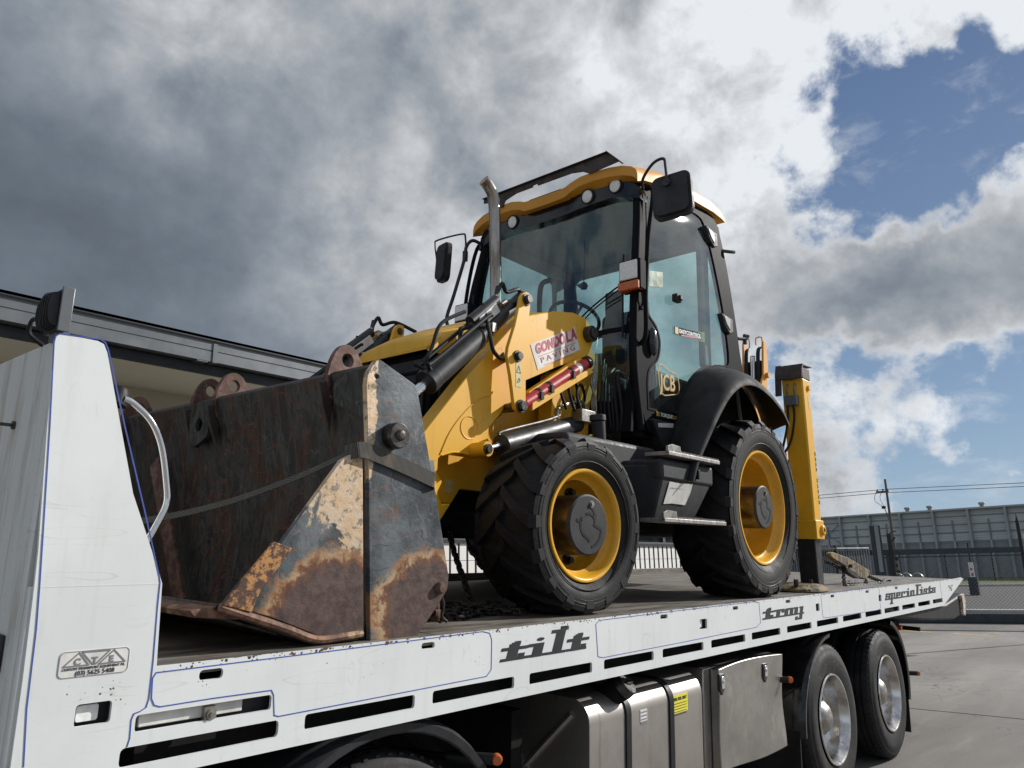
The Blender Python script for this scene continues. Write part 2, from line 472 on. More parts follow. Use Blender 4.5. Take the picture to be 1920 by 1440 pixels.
M = {}
M['white'] = chipped('white_truck_paint', (.73, .77, .77), .32, (.10, .055, .035), .74, dirt=.16)
M['rail'] = chipped('white_rail_paint', (.75, .78, .77), .38, (.13, .07, .04), .56, dirt=.20, edge_z=.0, scale=85, chipsize=.26, dirtcol=(.42, .36, .26))
M['headwhite'] = chipped('grimy_headboard_paint', (.74, .76, .74), .36, (.10, .055, .035), .70, dirt=.75, dirtcol=(.36, .31, .22))
M['yellow'] = chipped('yellow_machine_paint', (.83, .44, .020), .38, (.14, .07, .03), .57, chipsize=.34, dirt=.34, dirtcol=(.34, .18, .04))
M['orange'] = chipped('orange_yellow_roof_paint', (.66, .30, .03), .52, (.16, .07, .02), .74, dirt=.15, dirtcol=(.3, .15, .04))
M['rimyellow'] = simple('yellow_rim_paint', (.80, .41, .025), .28, var=.08, scale=6, dust=.16, dustcol=(.30, .17, .05))
M['redpaint'] = simple('red_strut_paint', (.42, .022, .035), .38, var=.15, dust=.12, dustcol=(.35, .10, .09))
M['blackpaint'] = simple('black_cylinder_paint', (.018, .019, .021), .44, var=.3, dust=.35, dustcol=(.08, .074, .066), bump=.08)
M['blackplastic'] = simple('black_moulded_plastic', (.026, .027, .030), .58, var=.2, scale=10, dust=.35, dustcol=(.075, .07, .066), bump=.12, **{'Specular IOR Level': .32})
M['cabblack'] = simple('black_cab_paint', (.011, .011, .013), .62, var=.2, rvar=.1, dust=.08, dustcol=(.020, .020, .020), **{'Specular IOR Level': .05})
M['underbody'] = simple('dark_underbody', (.010, .010, .010), .85, var=.4, dust=.4, dustcol=(.024, .021, .018), bump=.2, **{'Specular IOR Level': .12})
M['hose'] = simple('black_rubber_hose', (.013, .013, .014), .5, var=.3, dust=.2, dustcol=(.05, .046, .042), **{'Specular IOR Level': .25})
M['greenlabel'] = simple('faded_green_label', (.16, .22, .14), .6)
M['mudguard'] = simple('satin_black_mudguard', (.024, .025, .027), .72, var=.25, scale=6, dust=.5, dustcol=(.060, .056, .052), bump=.1, **{'Specular IOR Level': .16})
M['chrome'] = simple('chromed_rod', (.72, .72, .72), .10, 1.0, var=.08)
M['steel'] = simple('worn_steel', (.36, .34, .31), .38, .9, var=.3, scale=20, bump=.1)
M['pin'] = simple('greased_pin_steel', (.08, .075, .07), .35, .8, var=.4, scale=25, bump=.15)
M['exhaust'] = None
M['interior'] = simple('grey_cab_lining', (.34, .36, .36), .8, var=.1)
M['seat'] = simple('charcoal_seat_cloth', (.03, .03, .033), .9, var=.2, scale=30, bump=.3)
M['lens'] = simple('clear_lamp_lens', (.82, .82, .80), .15, 0.0, var=.10, scale=60)
M['amber'] = simple('amber_lens', (.55, .13, .03), .25, var=.12, scale=30)
M['redlens'] = simple('red_reflector', (.55, .05, .02), .25, var=.1)
M['textblack'] = simple('black_vinyl', (.022, .023, .028), .4, var=.25)
M['textred'] = simple('faded_red_print', (.48, .07, .09), .55, var=.3, scale=25)
M['textyellow'] = simple('yellow_print', (.50, .31, .06), .5, var=.1)
M['textwhite'] = simple('white_print', (.75, .75, .72), .5, var=.08)
M['textgrey'] = simple('grey_print', (.20, .21, .23), .5, var=.1)
M['blue'] = simple('blue_pinstripe', (.05, .09, .38), .45, var=.15)
M['labelyellow'] = simple('bright_yellow_label', (.80, .72, .04), .5, var=.06)
M['labelcream'] = simple('cream_warning_label', (.60, .48, .20), .5, var=.15, scale=30)
M['sticker'] = simple('scuffed_white_sticker', (.72, .70, .66), .5, var=.12, scale=14, dust=.35, dustcol=(.30, .29, .27))
M['strap'] = None
M['blackgloss'] = simple('gloss_black_plastic', (.010, .010, .011), .12, var=.3)
M['serrated'] = simple('serrated_step_steel', (.30, .28, .26), .5, .6, var=.3, scale=30, bump=.2)
M['rustchain'] = simple('rusty_chain_steel', (.10, .055, .035), .75, .3, var=.5, scale=60, bump=.3)
M['darkchain'] = simple('dark_chain_steel', (.035, .030, .028), .5, .6, var=.5, scale=60, bump=.2)

mt, t = material('stained_stainless_pipe')
o = t.obj()
c = t.mix(t.ss(t.noise(t.sc(o, (6, 6, 1.2)), 3, 5), .35, .65), (.42, .38, .33), (.22, .17, .13))
t.pbr(c, t.ss(t.noise(o, 9), .3, .7, .18, .38), 1.0)
M['exhaust'] = mt

mt, t = material('brushed_stainless')
o = t.obj(); x, y, z = t.xyz(o)
g = t.noise(t.sc(o, (1, 1, 60)), 8, 3, .6)
blot = t.noise(o, 3.4, 5, .62)
c = t.mix(t.ss(blot, .35, .68), (.43, .40, .37), (.30, .28, .26))
c = t.mix(t.m('MULTIPLY', t.ss(t.noise(t.sc(o, (14, 14, 1.0)), 1.6, 5, .6), .58, .74), .6), c, (.20, .15, .11))
t.pbr(c, t.m('ADD', t.ss(blot, .3, .7, .36, .50), t.m('MULTIPLY', g, .06)), .85, t.bump(t.m('ADD', t.m('MULTIPLY', g, .05), t.noise(o, 5, 3)), .12, .01))
M['stainless'] = mt

mt, t = material('polished_dented_stainless')
o = t.obj()
blot = t.noise(o, 4.5, 5, .62)
c = t.mix(t.ss(blot, .35, .68), (.42, .405, .38), (.30, .29, .27))
c = t.mix(t.m('MULTIPLY', t.ss(t.noise(t.sc(o, (5, 5, 3), (4, 4, 4)), 2.2, 6, .65), .55, .7), .5), c, (.56, .53, .48))
t.pbr(c, t.ss(blot, .3, .7, .26, .46), .9, t.bump(t.noise(o, 3.5, 3, .5), .35, .02))
M['polished'] = mt

mt, t = material('polished_alloy_rim')
o = t.obj()
t.pbr(t.mix(t.ss(t.noise(o, 8, 4), .4, .7), (.72, .71, .69), (.42, .39, .35)), t.ss(t.noise(o, 14, 4), .3, .7, .12, .32), 1.0)
M['alloy'] = mt

mt, t = material('woven_strap')
o = t.obj(); x, y, z = t.xyz(o)
wv = t.n('ShaderNodeTexWave', {'Vector': o, 'Scale': 60.0, 'Distortion': 1.0, 'Detail': 2.0}, bands_direction='X').outputs['Fac']
c = t.mix(t.m('MULTIPLY', wv, .5), (.055, .052, .045), (.12, .11, .095))
c = t.mix(t.ss(t.noise(o, 12, 4), .55, .75), c, (.15, .12, .08))
t.pbr(c, .85, 0, t.bump(wv, .5, .003))
M['strap'] = mt

# rubber with dust in the low places and scuffs
def rubber(name, base, dust, amt, lo=.42, hi=.72, rough=.72):
    mt, t = material(name)
    o = t.obj()
    n = t.noise(t.sc(o, (1, .4, 1)), 7, 7, .68, .4)
    c = t.mix(t.m('MULTIPLY', t.ss(n, lo, hi), amt), base, dust)
    sc_ = t.noise(t.sc(o, (3, 8, 3)), 9, 6, .75, 1.5)
    c = t.mix(t.m('MULTIPLY', t.ss(sc_, .60, .78), amt * .8), c, tuple(min(q * 1.5, 1) for q in dust))
    h = t.m('ADD', t.noise(o, 90, 3, .6), t.m('MULTIPLY', t.noise(o, 14, 3), 1.4))
    t.pbr(c, t.ss(n, .3, .7, rough - .18, rough + .08), 0, t.bump(h, .28, .004), **{'Specular IOR Level': .26})
    return mt
M['rubber'] = rubber('worn_tyre_rubber', (.012, .012, .013), (.058, .054, .048), .60, .46, .76)
M['roadrubber'] = rubber('road_tyre_rubber', (.013, .013, .014), (.058, .054, .048), .6)

# tinted glass: thin sheets that tint what is behind and mirror the sky
def glass(name, tint, rough=.02, dirt=.06, ior=1.5):
    mt, t = material(name)
    o = t.obj()
    bk = t.n('ShaderNodeNewGeometry').outputs['Backfacing']
    fr = t.m('MULTIPLY', t.m('SUBTRACT', 1.0, bk), t.m('MULTIPLY', t.n('ShaderNodeFresnel', {'IOR': ior}).outputs[0], 1.7), clamp=True)
    tr = t.n('ShaderNodeBsdfTransparent', {'Color': (*tint, 1)}).outputs[0]
    gl = t.n('ShaderNodeBsdfGlossy', {'Color': (1, 1, 1, 1), 'Roughness': rough}).outputs[0]
    a = t.n('ShaderNodeMixShader', {0: fr, 1: tr, 2: gl}).outputs[0]
    df = t.n('ShaderNodeBsdfDiffuse', {'Color': (.45, .46, .44, 1)}).outputs[0]
    dm = t.m('MULTIPLY', t.ss(t.noise(t.sc(o, (1, 1, .5)), 5, 7, .7, .6), .45, .8), dirt)
    dm = t.m('MULTIPLY', t.m('SUBTRACT', 1.0, bk), t.m('ADD', dm, dirt * .18))
    b = t.n('ShaderNodeMixShader', {0: dm, 1: a, 2: df}).outputs[0]
    t.out(b); return mt
M['glass'] = glass('green_tinted_cab_glass', (.77, .875, .87), rough=.008, dirt=.09)
M['glassdark'] = glass('dark_windscreen_glass', (.74, .85, .86), dirt=.05)
M['glassclear'] = glass('lamp_cover_glass', (.95, .95, .95), dirt=.1)

# bucket steel: inside face, shaded plate with scrapes and rust
mt, t = material('scraped_bucket_steel')
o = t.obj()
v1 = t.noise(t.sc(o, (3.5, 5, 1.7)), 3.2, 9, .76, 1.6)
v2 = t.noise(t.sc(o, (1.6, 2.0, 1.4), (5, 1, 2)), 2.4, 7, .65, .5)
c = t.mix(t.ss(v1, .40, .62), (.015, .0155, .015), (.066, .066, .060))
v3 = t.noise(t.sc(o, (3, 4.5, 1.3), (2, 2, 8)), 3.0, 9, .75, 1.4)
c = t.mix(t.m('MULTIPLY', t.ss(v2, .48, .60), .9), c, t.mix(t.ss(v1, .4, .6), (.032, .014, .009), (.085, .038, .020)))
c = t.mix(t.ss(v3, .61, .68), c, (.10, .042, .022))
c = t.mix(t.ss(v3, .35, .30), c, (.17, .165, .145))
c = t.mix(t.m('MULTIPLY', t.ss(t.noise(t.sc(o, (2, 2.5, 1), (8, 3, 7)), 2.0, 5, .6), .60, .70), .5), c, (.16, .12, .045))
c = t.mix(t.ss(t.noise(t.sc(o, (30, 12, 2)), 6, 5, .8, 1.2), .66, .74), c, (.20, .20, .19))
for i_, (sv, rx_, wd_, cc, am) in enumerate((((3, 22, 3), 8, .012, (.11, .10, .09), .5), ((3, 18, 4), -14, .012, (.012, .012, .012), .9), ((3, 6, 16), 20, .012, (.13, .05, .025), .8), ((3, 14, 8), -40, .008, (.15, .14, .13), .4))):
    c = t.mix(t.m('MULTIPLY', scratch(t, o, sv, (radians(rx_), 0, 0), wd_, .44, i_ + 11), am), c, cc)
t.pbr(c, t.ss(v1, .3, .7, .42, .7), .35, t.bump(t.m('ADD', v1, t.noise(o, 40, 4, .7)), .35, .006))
M['bucketin'] = mt

# bucket side plates: blue-black steel, cream undercoat along the edge, rust patches with bright rims
def side_steel(name, patches, cream):
    mt, t = material(name)
    o = t.obj(); x, y, z = t.xyz(o)
    nz = t.noise(o, 14, 7, .72, .3)
    nb = t.noise(o, 5, 5, .6)
    c = t.mix(t.ss(nb, .35, .68), (.026, .034, .042), (.125, .145, .155))
    c = t.mix(t.m('MULTIPLY', t.ss(t.noise(t.sc(o, (1, 1, 1), (4, 4, 1)), 3.0, 7, .7, 1.2), .52, .66), .7), c, (.165, .18, .185))
    sc1 = t.noise(t.sc(o, (3, 1, 16), (1, 2, 3)), 5, 6, .8, 2.2)
    c = t.mix(t.m('MULTIPLY', t.ss(sc1, .60, .68), .7), c, (.20, .22, .23))
    sc2 = t.noise(t.sc(o, (14, 1, 5), (6, 2, 1)), 4, 6, .8, 2.8)
    c = t.mix(t.m('MULTIPLY', t.ss(sc2, .62, .67), .8), c, (.17, .065, .032))
    for i_, (sv, ry, wd_, cc, am) in enumerate((((3, 3, 26), 12, .012, (.13, .055, .030), .6), ((4, 3, 20), -20, .012, (.15, .065, .036), .6), ((20, 3, 4), 30, .010, (.20, .22, .23), .35), ((9, 3, 14), -48, .010, (.015, .018, .020), .9), ((14, 3, 9), 50, .009, (.20, .21, .22), .35))):
        c = t.mix(t.m('MULTIPLY', scratch(t, o, sv, (0, radians(ry), 0), wd_, .46, i_ + 3), am), c, cc)
    if cream:
        m1 = None
        for (kx, kz, k0, wd) in cream:      # cream where kx*x + kz*z > k0
            d = t.m('SUBTRACT', t.m('ADD', t.m('MULTIPLY', x, kx), t.m('MULTIPLY', z, kz)), k0)
            q = t.ss(d, -wd, wd)
            m1 = q if m1 is None else t.m('MULTIPLY', m1, q)
        m1 = t.m('ADD', m1, t.m('MULTIPLY', t.m('SUBTRACT', t.noise(o, 9, 8, .7, .6), .5), 2.2))
        spot = t.ss(t.noise(o, 26, 9, .78), .53, .58)
        m1 = t.m('MULTIPLY', t.ss(m1, .50, .60), t.m('SUBTRACT', 1.0, t.m('MULTIPLY', spot, .75)))
        c = t.mix(m1, c, t.mix(t.ss(nz, .4, .6), (.60, .47, .34), (.52, .36, .20)))
    for (px, pz, rx, rz) in patches:
        dx = t.m('DIVIDE', t.m('SUBTRACT', x, px), rx); dz = t.m('DIVIDE', t.m('SUBTRACT', z, pz), rz)
        r = t.m('SQRT', t.m('ADD', t.m('MULTIPLY', dx, dx), t.m('MULTIPLY', dz, dz)))
        r = t.m('ADD', r, t.m('MULTIPLY', t.m('SUBTRACT', nz, .5), .85))
        r = t.m('ADD', r, t.m('MULTIPLY', t.m('SUBTRACT', nb, .5), .6))
        c = t.mix(t.m('MULTIPLY', t.ss(r, 1.30, 1.12), .9), c, t.mix(t.ss(nz, .42, .58), (.30, .15, .065), (.46, .31, .17)))
        c = t.mix(t.ss(r, 1.10, .98), c, (.15, .062, .030))
        c = t.mix(t.ss(r, 1.0, .86), c, t.mix(t.ss(t.noise(o, 30, 6, .7), .35, .65), (.060, .038, .034), (.115, .072, .060)))
    t.pbr(c, t.ss(nz, .3, .7, .38, .68), .25, t.bump(t.m('ADD', nz, t.noise(o, 60, 4, .7)), .3, .004))
    return mt
M['sideplate'] = side_steel('side_plate_steel', [(1.86, .08, .20, .17)], [(-1, 0, -1.600, .030), (0, 1, .50, .08)])
M['clam'] = side_steel('clam_side_steel', [(1.475, .045, .205, .20)], [(1.0, 1.2, 1.84, .30)])
mt, t = material('brown_rusty_lip_steel')
o = t.obj()
nz = t.noise(o, 22, 7, .7)
c = t.mix(t.ss(nz, .40, .62), (.10, .055, .040), (.26, .14, .085))
c = t.mix(t.ss(t.noise(t.sc(o, (1, 1, 1), (3, 3, 3)), 9, 6, .7), .56, .68), c, (.48, .33, .20))
t.pbr(c, .7, .2, t.bump(nz, .5, .006))
M['lip'] = mt
mt, t = material('rust_flecked_orange_steel')
o = t.obj()
nz = t.noise(o, 34, 7, .75)
c = t.mix(t.ss(nz, .47, .56), (.085, .045, .032), (.46, .23, .08))
t.pbr(c, .75, .15, t.bump(nz, .4, .004))
M['fleck'] = mt
mt, t = material('brown_lug_steel')
o = t.obj()
nz = t.noise(o, 18, 7, .7)
c = t.mix(t.ss(nz, .42, .62), (.085, .042, .030), (.19, .105, .082))
c = t.mix(t.ss(t.noise(t.sc(o, (1, 1, 1), (2, 9, 3)), 26, 4, .7), .66, .7), c, (.42, .40, .38))
t.pbr(c, .62, .3, t.bump(nz, .4, .004))
M['lug'] = mt
M['wornyellow'] = chipped('worn_yellow_paint', (.24, .17, .065), .7, (.035, .028, .022), .38, dirt=1.0, dirtcol=(.05, .038, .026), scale=30, chipsize=.45)
M['wornwhite'] = chipped('flaking_white_paint', (.62, .58, .50), .6, (.16, .08, .04), .35, dirt=.9, dirtcol=(.30, .18, .09), scale=40, chipsize=.4)
M['capbrown'] = simple('dark_brown_steel', (.050, .036, .030), .55, .2, var=.4, scale=14, bump=.15)

# deck: scuffed steel tray floor
mt, t = material('scuffed_tray_floor')
o = t.obj()
n = t.noise(t.sc(o, (.5, 3, 3)), 4, 7, .68, .4)
c = t.mix(t.ss(n, .35, .65), (.085, .076, .066), (.21, .19, .16))
c = t.mix(t.m('MULTIPLY', t.ss(t.noise(t.sc(o, (3, 1, 1), (5, 5, 5)), 5, 6, .7), .55, .72), .7), c, (.10, .060, .038))
t.pbr(c, t.ss(n, .3, .7, .5, .75), .2, t.bump(n, .4, .006))
M['deck'] = mt

# concrete yard
mt, t = material('yard_concrete')
g = t.n('ShaderNodeNewGeometry').outputs['Position']
n1 = t.noise(t.sc(g, (.16, .5, 1)), 1.2, 7, .6, .6); n2 = t.noise(g, 40, 5, .7)
n3 = t.noise(t.sc(g, (.35, 2.4, 1), (3, 1, 0)), 1.0, 6, .65, 1.0)
c = t.mix(t.ss(n1, .32, .68), (.16, .15, .135), (.27, .255, .23))
n4 = t.noise(t.sc(g, (1, 1, 1), (7, 3, 0)), .55, 8, .68, .5)
c = t.mix(t.m('MULTIPLY', t.ss(n4, .54, .66), .45), c, (.10, .095, .088))
cr = t.m('ABSOLUTE', t.m('SUBTRACT', t.noise(t.sc(g, (1, 1, 1), (1, 9, 0)), .35, 5, .6, .4), .5))
c = t.mix(t.m('MULTIPLY', t.ss(cr, .0022, .0008), .7), c, (.05, .047, .043))
c = t.mix(t.m('MULTIPLY', t.ss(n2, .4, .7), .25), c, (.13, .125, .115))
c = t.mix(t.m('MULTIPLY', t.ss(n3, .55, .75), .35), c, (.34, .325, .30))
c = t.mix(t.m('MULTIPLY', t.ss(t.vor(g, 9), .06, .03), t.ss(n1, .5, .6)), c, (.06, .055, .05))
t.pbr(c, .85, 0, t.bump(t.m('ADD', n2, n1), .25, .01))
M['concrete'] = mt
mt, t = material('road_asphalt')
g = t.n('ShaderNodeNewGeometry').outputs['Position']
n2 = t.noise(g, 30, 5, .7)
c = t.mix(t.ss(n2, .3, .7), (.040, .040, .042), (.072, .070, .070))
t.pbr(c, .9, 0, t.bump(n2, .3, .01)); M['asphalt'] = mt
mt, t = material('verge_ground')
g = t.n('ShaderNodeNewGeometry').outputs['Position']
n2 = t.noise(g, 1.5, 7, .7)
t.pbr(t.mix(t.ss(n2, .35, .65), (.06, .08, .025), (.14, .135, .07)), .95, 0, t.bump(t.noise(g, 14, 5, .7), .6, .05)); M['verge'] = mt
M['yellowline'] = simple('faded_yellow_road_paint', (.55, .38, .10), .8, var=.25, scale=5)
M['kerb'] = simple('pale_concrete_kerb', (.42, .41, .38), .85, var=.12, scale=3, bump=.2)

# buildings
M['gutter'] = simple('grey_metal_gutter', (.155, .168, .178), .42, .35, var=.10, scale=2.2, dust=.15, dustcol=(.16, .15, .14))
M['gutterdark'] = simple('dark_roof_edge', (.020, .022, .026), .55, var=.2, scale=3)
M['cream'] = simple('cream_wall_board', (.60, .55, .43), .8, var=.05, scale=.8)
M['soffit'] = simple('cream_soffit_board', (.72, .67, .55), .8, var=.05, scale=.8)
M['whitewall'] = simple('white_wall_panel', (.80, .79, .75), .6, var=.04, scale=1.5)
M['windowglass'] = simple('dark_office_glass', (.015, .018, .022), .08, var=.2, scale=1)
M['windowframe'] = simple('grey_window_frame', (.10, .105, .11), .5, .3, var=.1)
M['fence'] = simple('black_powder_coated_steel', (.016, .018, .022), .45, .2, var=.2)
M['gatesteel'] = simple('slate_gate_steel', (.035, .045, .055), .5, .2, var=.2)
M['galv'] = simple('galvanised_wire', (.22, .23, .23), .55, .5, var=.2)
M['bin'] = simple('dark_green_bin_plastic', (.018, .045, .028), .5, var=.15)
M['timber'] = simple('weathered_pole_timber', (.13, .12, .095), .9, var=.25, scale=6, bump=.4)
mt, t = material('corrugated_wall_cladding')
o = t.obj(); x, y, z = t.xyz(o)
wv = t.n('ShaderNodeTexWave', {'Vector': o, 'Scale': 1.6, 'Distortion': 0.0}, bands_direction='Z').outputs['Fac']
c = t.mix(t.ss(t.noise(t.sc(o, (.2, .2, 1)), 1.0, 5), .35, .65), (.42, .44, .445), (.49, .51, .51))
t.pbr(c, .55, .1, t.bump(wv, .3, .03)); M['clad'] = mt
M['clad2'] = simple('darker_lower_cladding', (.24, .265, .28), .6, .1, var=.08, scale=.5)
M['whsteel'] = simple('grey_warehouse_frame', (.33, .36, .38), .55, .1, var=.08, scale=1)
M['whdark'] = simple('dark_girt_steel', (.21, .23, .24), .55, .1, var=.08, scale=1)
M['vent'] = simple('dull_roof_vent_metal', (.30, .31, .30), .5, .4, var=.1)
# ------------------------------------------------------------------ the tilt tray truck
TR = root('tilt_tray_truck', 'white tilt tray truck with slotted side rail and lettering, carrying the yellow backhoe loader', 'truck', (5.0, 1.25, -1.36))
SL = [(1.35, 1.77), (1.85, 2.27), (2.36, 2.78), (2.87, 3.29), (3.375, 3.80), (3.89, 4.32), (4.41, 4.84), (4.95, 5.385), (5.49, 5.93), (6.04, 6.48),
      (6.59, 7.03), (7.12, 7.58), (7.68, 8.13), (8.25, 8.72), (8.84, 9.27)]
holes = [rrect(a, b, -.219, -.177, .010, 3) for a, b in SL]
holes.append(rrect(.84, 1.265, -.222, -.178, .012, 3))
holes.append(rrect(.868, 1.236, -.147, -.108, .008, 2))
small = [(1.018, 1.084, -.034, .013), (1.79, 1.85, -.028, .010), (2.555, 2.615, -.024, .009), (3.36, 3.43, -.026, .010), (4.17, 4.24, -.026, .010), (4.95, 5.03, -.024, .010),
         (5.80, 5.88, -.024, .010), (6.63, 6.72, -.022, .010), (7.49, 7.58, -.02, .010), (8.33, 8.43, -.02, .010)]
for a, b, z, h in small: holes.append(rrect(a, b, z - h, z + h, h * .8, 3))
lamps = [(3.765, 3.85, -.113, -.062), (5.49, 5.56, -.113, -.062), (6.98, 7.06, -.112, -.060)]
for a, b, z0, z1 in lamps: holes.append(rrect(a, b, z0, z1, .008, 2))
holes.append(circle(10.07, -.012, .018, 12, .010))
hl = L(143, 1322, 0), L(206, 1354, 0)
holes.append(rrect(hl[0][0], hl[1][0], hl[1][1], hl[0][1], .008, 3))
outline = [(.615, -.46), (.84, -.46), (.865, -.257), (9.30, -.257), (10.42, -.004), (10.30, .012), (9.4, .0), (.905, .0), (.903, .03), (.895, .20), (.885, .225), (.80, .42), (.70, .765), (.690, .785), (.675, .79),
           (.595, .79), (.584, .785), (.58, .77), (.590, .55), (.606, .28), (.612, 0)]
mb = MB().plate(outline, 0, .010, 'y', holes).cut(2, [.2]).mapv(lambda v: (v.x, v.y + max(0, v.z - .2) * .035, v.z))
rail = part('side_rail', mb, M['rail'], TR, bevel=.0022)
# lettering and stripes on the rail
for px in ([(44, 1438), (50, 1330), (68, 1180), (82, 1000), (97, 800), (107, 640), (110, 628), (118, 623), (196, 634), (204, 640), (209, 652), (240, 805), (275, 965), (299, 1082), (300, 1092), (295, 1140), (287, 1240), (279, 1310), (274, 1326), (262, 1334), (251, 1338), (246, 1350), (243, 1385), (238, 1400)],
           [(293, 1261), (600, 1223), (905, 1184), (918, 1187), (922, 1200), (921, 1255), (912, 1268), (700, 1309), (522, 1343), (514, 1341), (513, 1303), (509, 1294), (400, 1309), (300, 1325), (289, 1322), (284, 1310), (286, 1272), (293, 1261)],
           [(1124, 1163), (1270, 1145), (1415, 1128), (1423, 1130), (1426, 1168), (1418, 1176), (1280, 1204), (1130, 1233), (1121, 1231), (1117, 1170), (1124, 1163)],
           [(1540, 1114), (1640, 1101), (1648, 1102), (1651, 1140), (1645, 1144), (1550, 1158), (1543, 1157), (1539, 1117), (1540, 1114)],
           [(1762, 1088), (1764, 1105), (1766, 1122)]):
    pts = [L(x, y, 0) for x, y in px]
    mb = stripe(pts, .0024, -.0012, .002).cut(2, [.2]).mapv(lambda v: (v.x, v.y + max(0, v.z - .2) * .035, v.z))
    part('pinstripe', mb, M['blue'], TR, smooth=0, fix=False)
part('crease', MB().box(.614, .89, -.0004, .002, .1985, .2005), M['rail'], TR)

GL = {'t': (1.25, [(.38, 0, .80, 1.2), (.60, 1.2, .80, 1.38), (.48, 1.1, .82, 1.3), (.05, .78, 1.25, .96), (.12, 0, 1.2, .15), (.92, .15, 1.15, .42)]),
      'i': (1.05, [(.38, 0, .80, 1), (.10, .82, .80, 1), (.05, 0, 1.05, .15), (.42, 1.18, .78, 1.46)]),
      'l': (1.05, [(.38, 0, .80, 1.9), (.10, 1.68, .80, 1.9), (.05, 0, 1.05, .15)]),
      'r': (1.15, [(.30, 0, .62, 1), (.05, .82, .62, 1), (.62, .80, 1.10, 1), (.86, .56, 1.10, .8), (0, 0, 1.15, .15)]),
      'a': (1.15, [(.08, 0, .42, .92), (.18, .80, 1.0, 1), (.70, 0, 1.0, 1), (0, 0, 1.15, .15)]),
      'y': (1.25, [(.10, 0, .42, 1), (.0, .84, .42, 1), (.78, -.70, 1.08, 1), (.66, .84, 1.08, 1), (0, 0, 1.25, .15), (.30, -.70, 1.08, -.50), (.30, -.70, .52, -.3)]),
      's': (1.0, [(.08, .80, .95, 1), (.08, .45, .34, 1), (.08, .42, .92, .6), (.66, 0, .92, .6), (0, 0, 1.0, .18), (.05, 0, .28, .32), (.74, .68, .95, 1)]),
      'p': (1.10, [(.16, -.75, .44, 1), (.02, .82, .9, 1), (.70, 0, .96, 1), (0, 0, 1.1, .15), (.0, -.75, .62, -.6)]),
      'e': (1.05, [(.10, 0, .40, 1), (.10, .82, .92, 1), (.68, .42, .92, 1), (.10, .40, .92, .56), (0, 0, 1.05, .18)]),
      'c': (1.0, [(.10, 0, .40, 1), (.10, .82, .92, 1), (.68, .62, .92, 1), (0, 0, 1.0, .18)]),
      ' ': (.5, [])}
def slab(word, x0, x1, z0, xh, y=-.001):
    tot = sum(GL[c][0] for c in word); k = (x1 - x0) / tot; mb = MB(); cx = 0; q = 0
    for c in word:
        wd, rs = GL[c]
        for (a, b, c2, d2) in rs:
            q += 1; dy = (q % 9) * .00012
            ex_, ez_ = .045, .03
            P = [(cx + a - ex_, b - ez_), (cx + c2 + ex_, b - ez_), (cx + c2 + ex_, d2 + ez_), (cx + a - ex_, d2 + ez_)]
            if c == 'i' and b > 1.1:
                P = circle(cx + (a + c2) / 2, (b + d2) / 2, (c2 - a) * .55, 14, (d2 - b) * .5)
            P = [(x0 + (px + pz * .16) * k, z0 + pz * xh) for px, pz in P]
            mb.plate(P, y - dy, .003)
        cx += wd
    return mb
part('tilt_lettering', slab('tilt', 2.175, 2.735, -.117, .047), M['textblack'], TR, smooth=0, fix=False)
part('tray_lettering', slab('tray', 4.56, 5.25, -.113, .046), M['textblack'], TR, smooth=0, fix=False)
part('specialists_lettering', slab('specialists', 7.16, 8.98, -.110, .052), M['textblack'], TR, smooth=0, fix=False)
e = MB()
cx, cz = L(1782, 1102, 0)
for i, (a, b) in enumerate([(.10, .03), (.03, .028), (-.09, .026), (.05, -.03), (-.04, -.026)]):
    e.tube([(cx, -.002, cz), (cx + a * .8, -.003, cz + b * .4), (cx + a, -.002, cz + b), (cx + a * .3, -.002, cz + b * .8)], .002, 5)
part('scroll_emblem', e, M['textblack'], TR)

# maker's plate sticker
a = L(112, 1222, 0); b = L(245, 1212, 0); c = L(243, 1262, 0); d = L(110, 1272, 0)
x0, x1, z0, z1 = a[0], b[0], (c[1] + d[1]) / 2, (a[1] + b[1]) / 2
stk = part('maker_sticker', MB().plate(rrect(x0, x1, z0, z1, .012, 4), -.0008, .003), M['sticker'], TR)
part('sticker_border', stripe(rrect(x0 + .002, x1 - .002, z0 + .002, z1 - .002, .011, 5) + [rrect(x0 + .002, x1 - .002, z0 + .002, z1 - .002, .011, 5)[0]], .0012, -.0014, .0), M['textgrey'], stk, smooth=0, fix=False)
wx = x1 - x0; hz = z1 - z0
mb = MB()
zb, zt = z0 + hz * .44, z1 - hz * .08
def tri(pts): mb.v += stripe(pts + [pts[0]], .0028, -.0018, 0).v; 
tr = MB()
def addtri(pts, wdd=.0028):
    s_ = stripe(pts + [pts[0]], wdd, -.0018, 0); tr.add(s_.v, s_.f)
X = lambda f: x0 + wx * f
addtri([(X(.07), zb), (X(.27), zt), (X(.42), zb)]); addtri([(X(.31), zt), (X(.70), zt), (X(.52), zb + .001), (X(.47), zb + .001)]); addtri([(X(.56), zb), (X(.76), zt), (X(.94), zb)])
part('triangle_marks', tr, M['textgrey'], stk, smooth=0, fix=False)
for ch, f in (('C', .21), ('T', .455), ('E', .70)):
    part('sticker_letter', lettering(ch, hz * .34, (X(f), -.0012, zb + .002), (1, 0, 0), (0, 0, 1), bold=.0008), M['textgrey'], stk, smooth=0)
part('sticker_lettering', lettering('CUSTOM TRANSPORT EQUIPMENT P/L', hz * .13, (X(.06), -.0012, z0 + hz * .29), (1, 0, 0), (0, 0, 1), width=wx * .88), M['textblack'], stk, smooth=0)
part('sticker_lettering', lettering('(03) 5625 5408', hz * .24, (X(.24), -.0012, z0 + hz * .08), (1, 0, 0), (0, 0, 1), width=wx * .55), M['textblack'], stk, smooth=0)

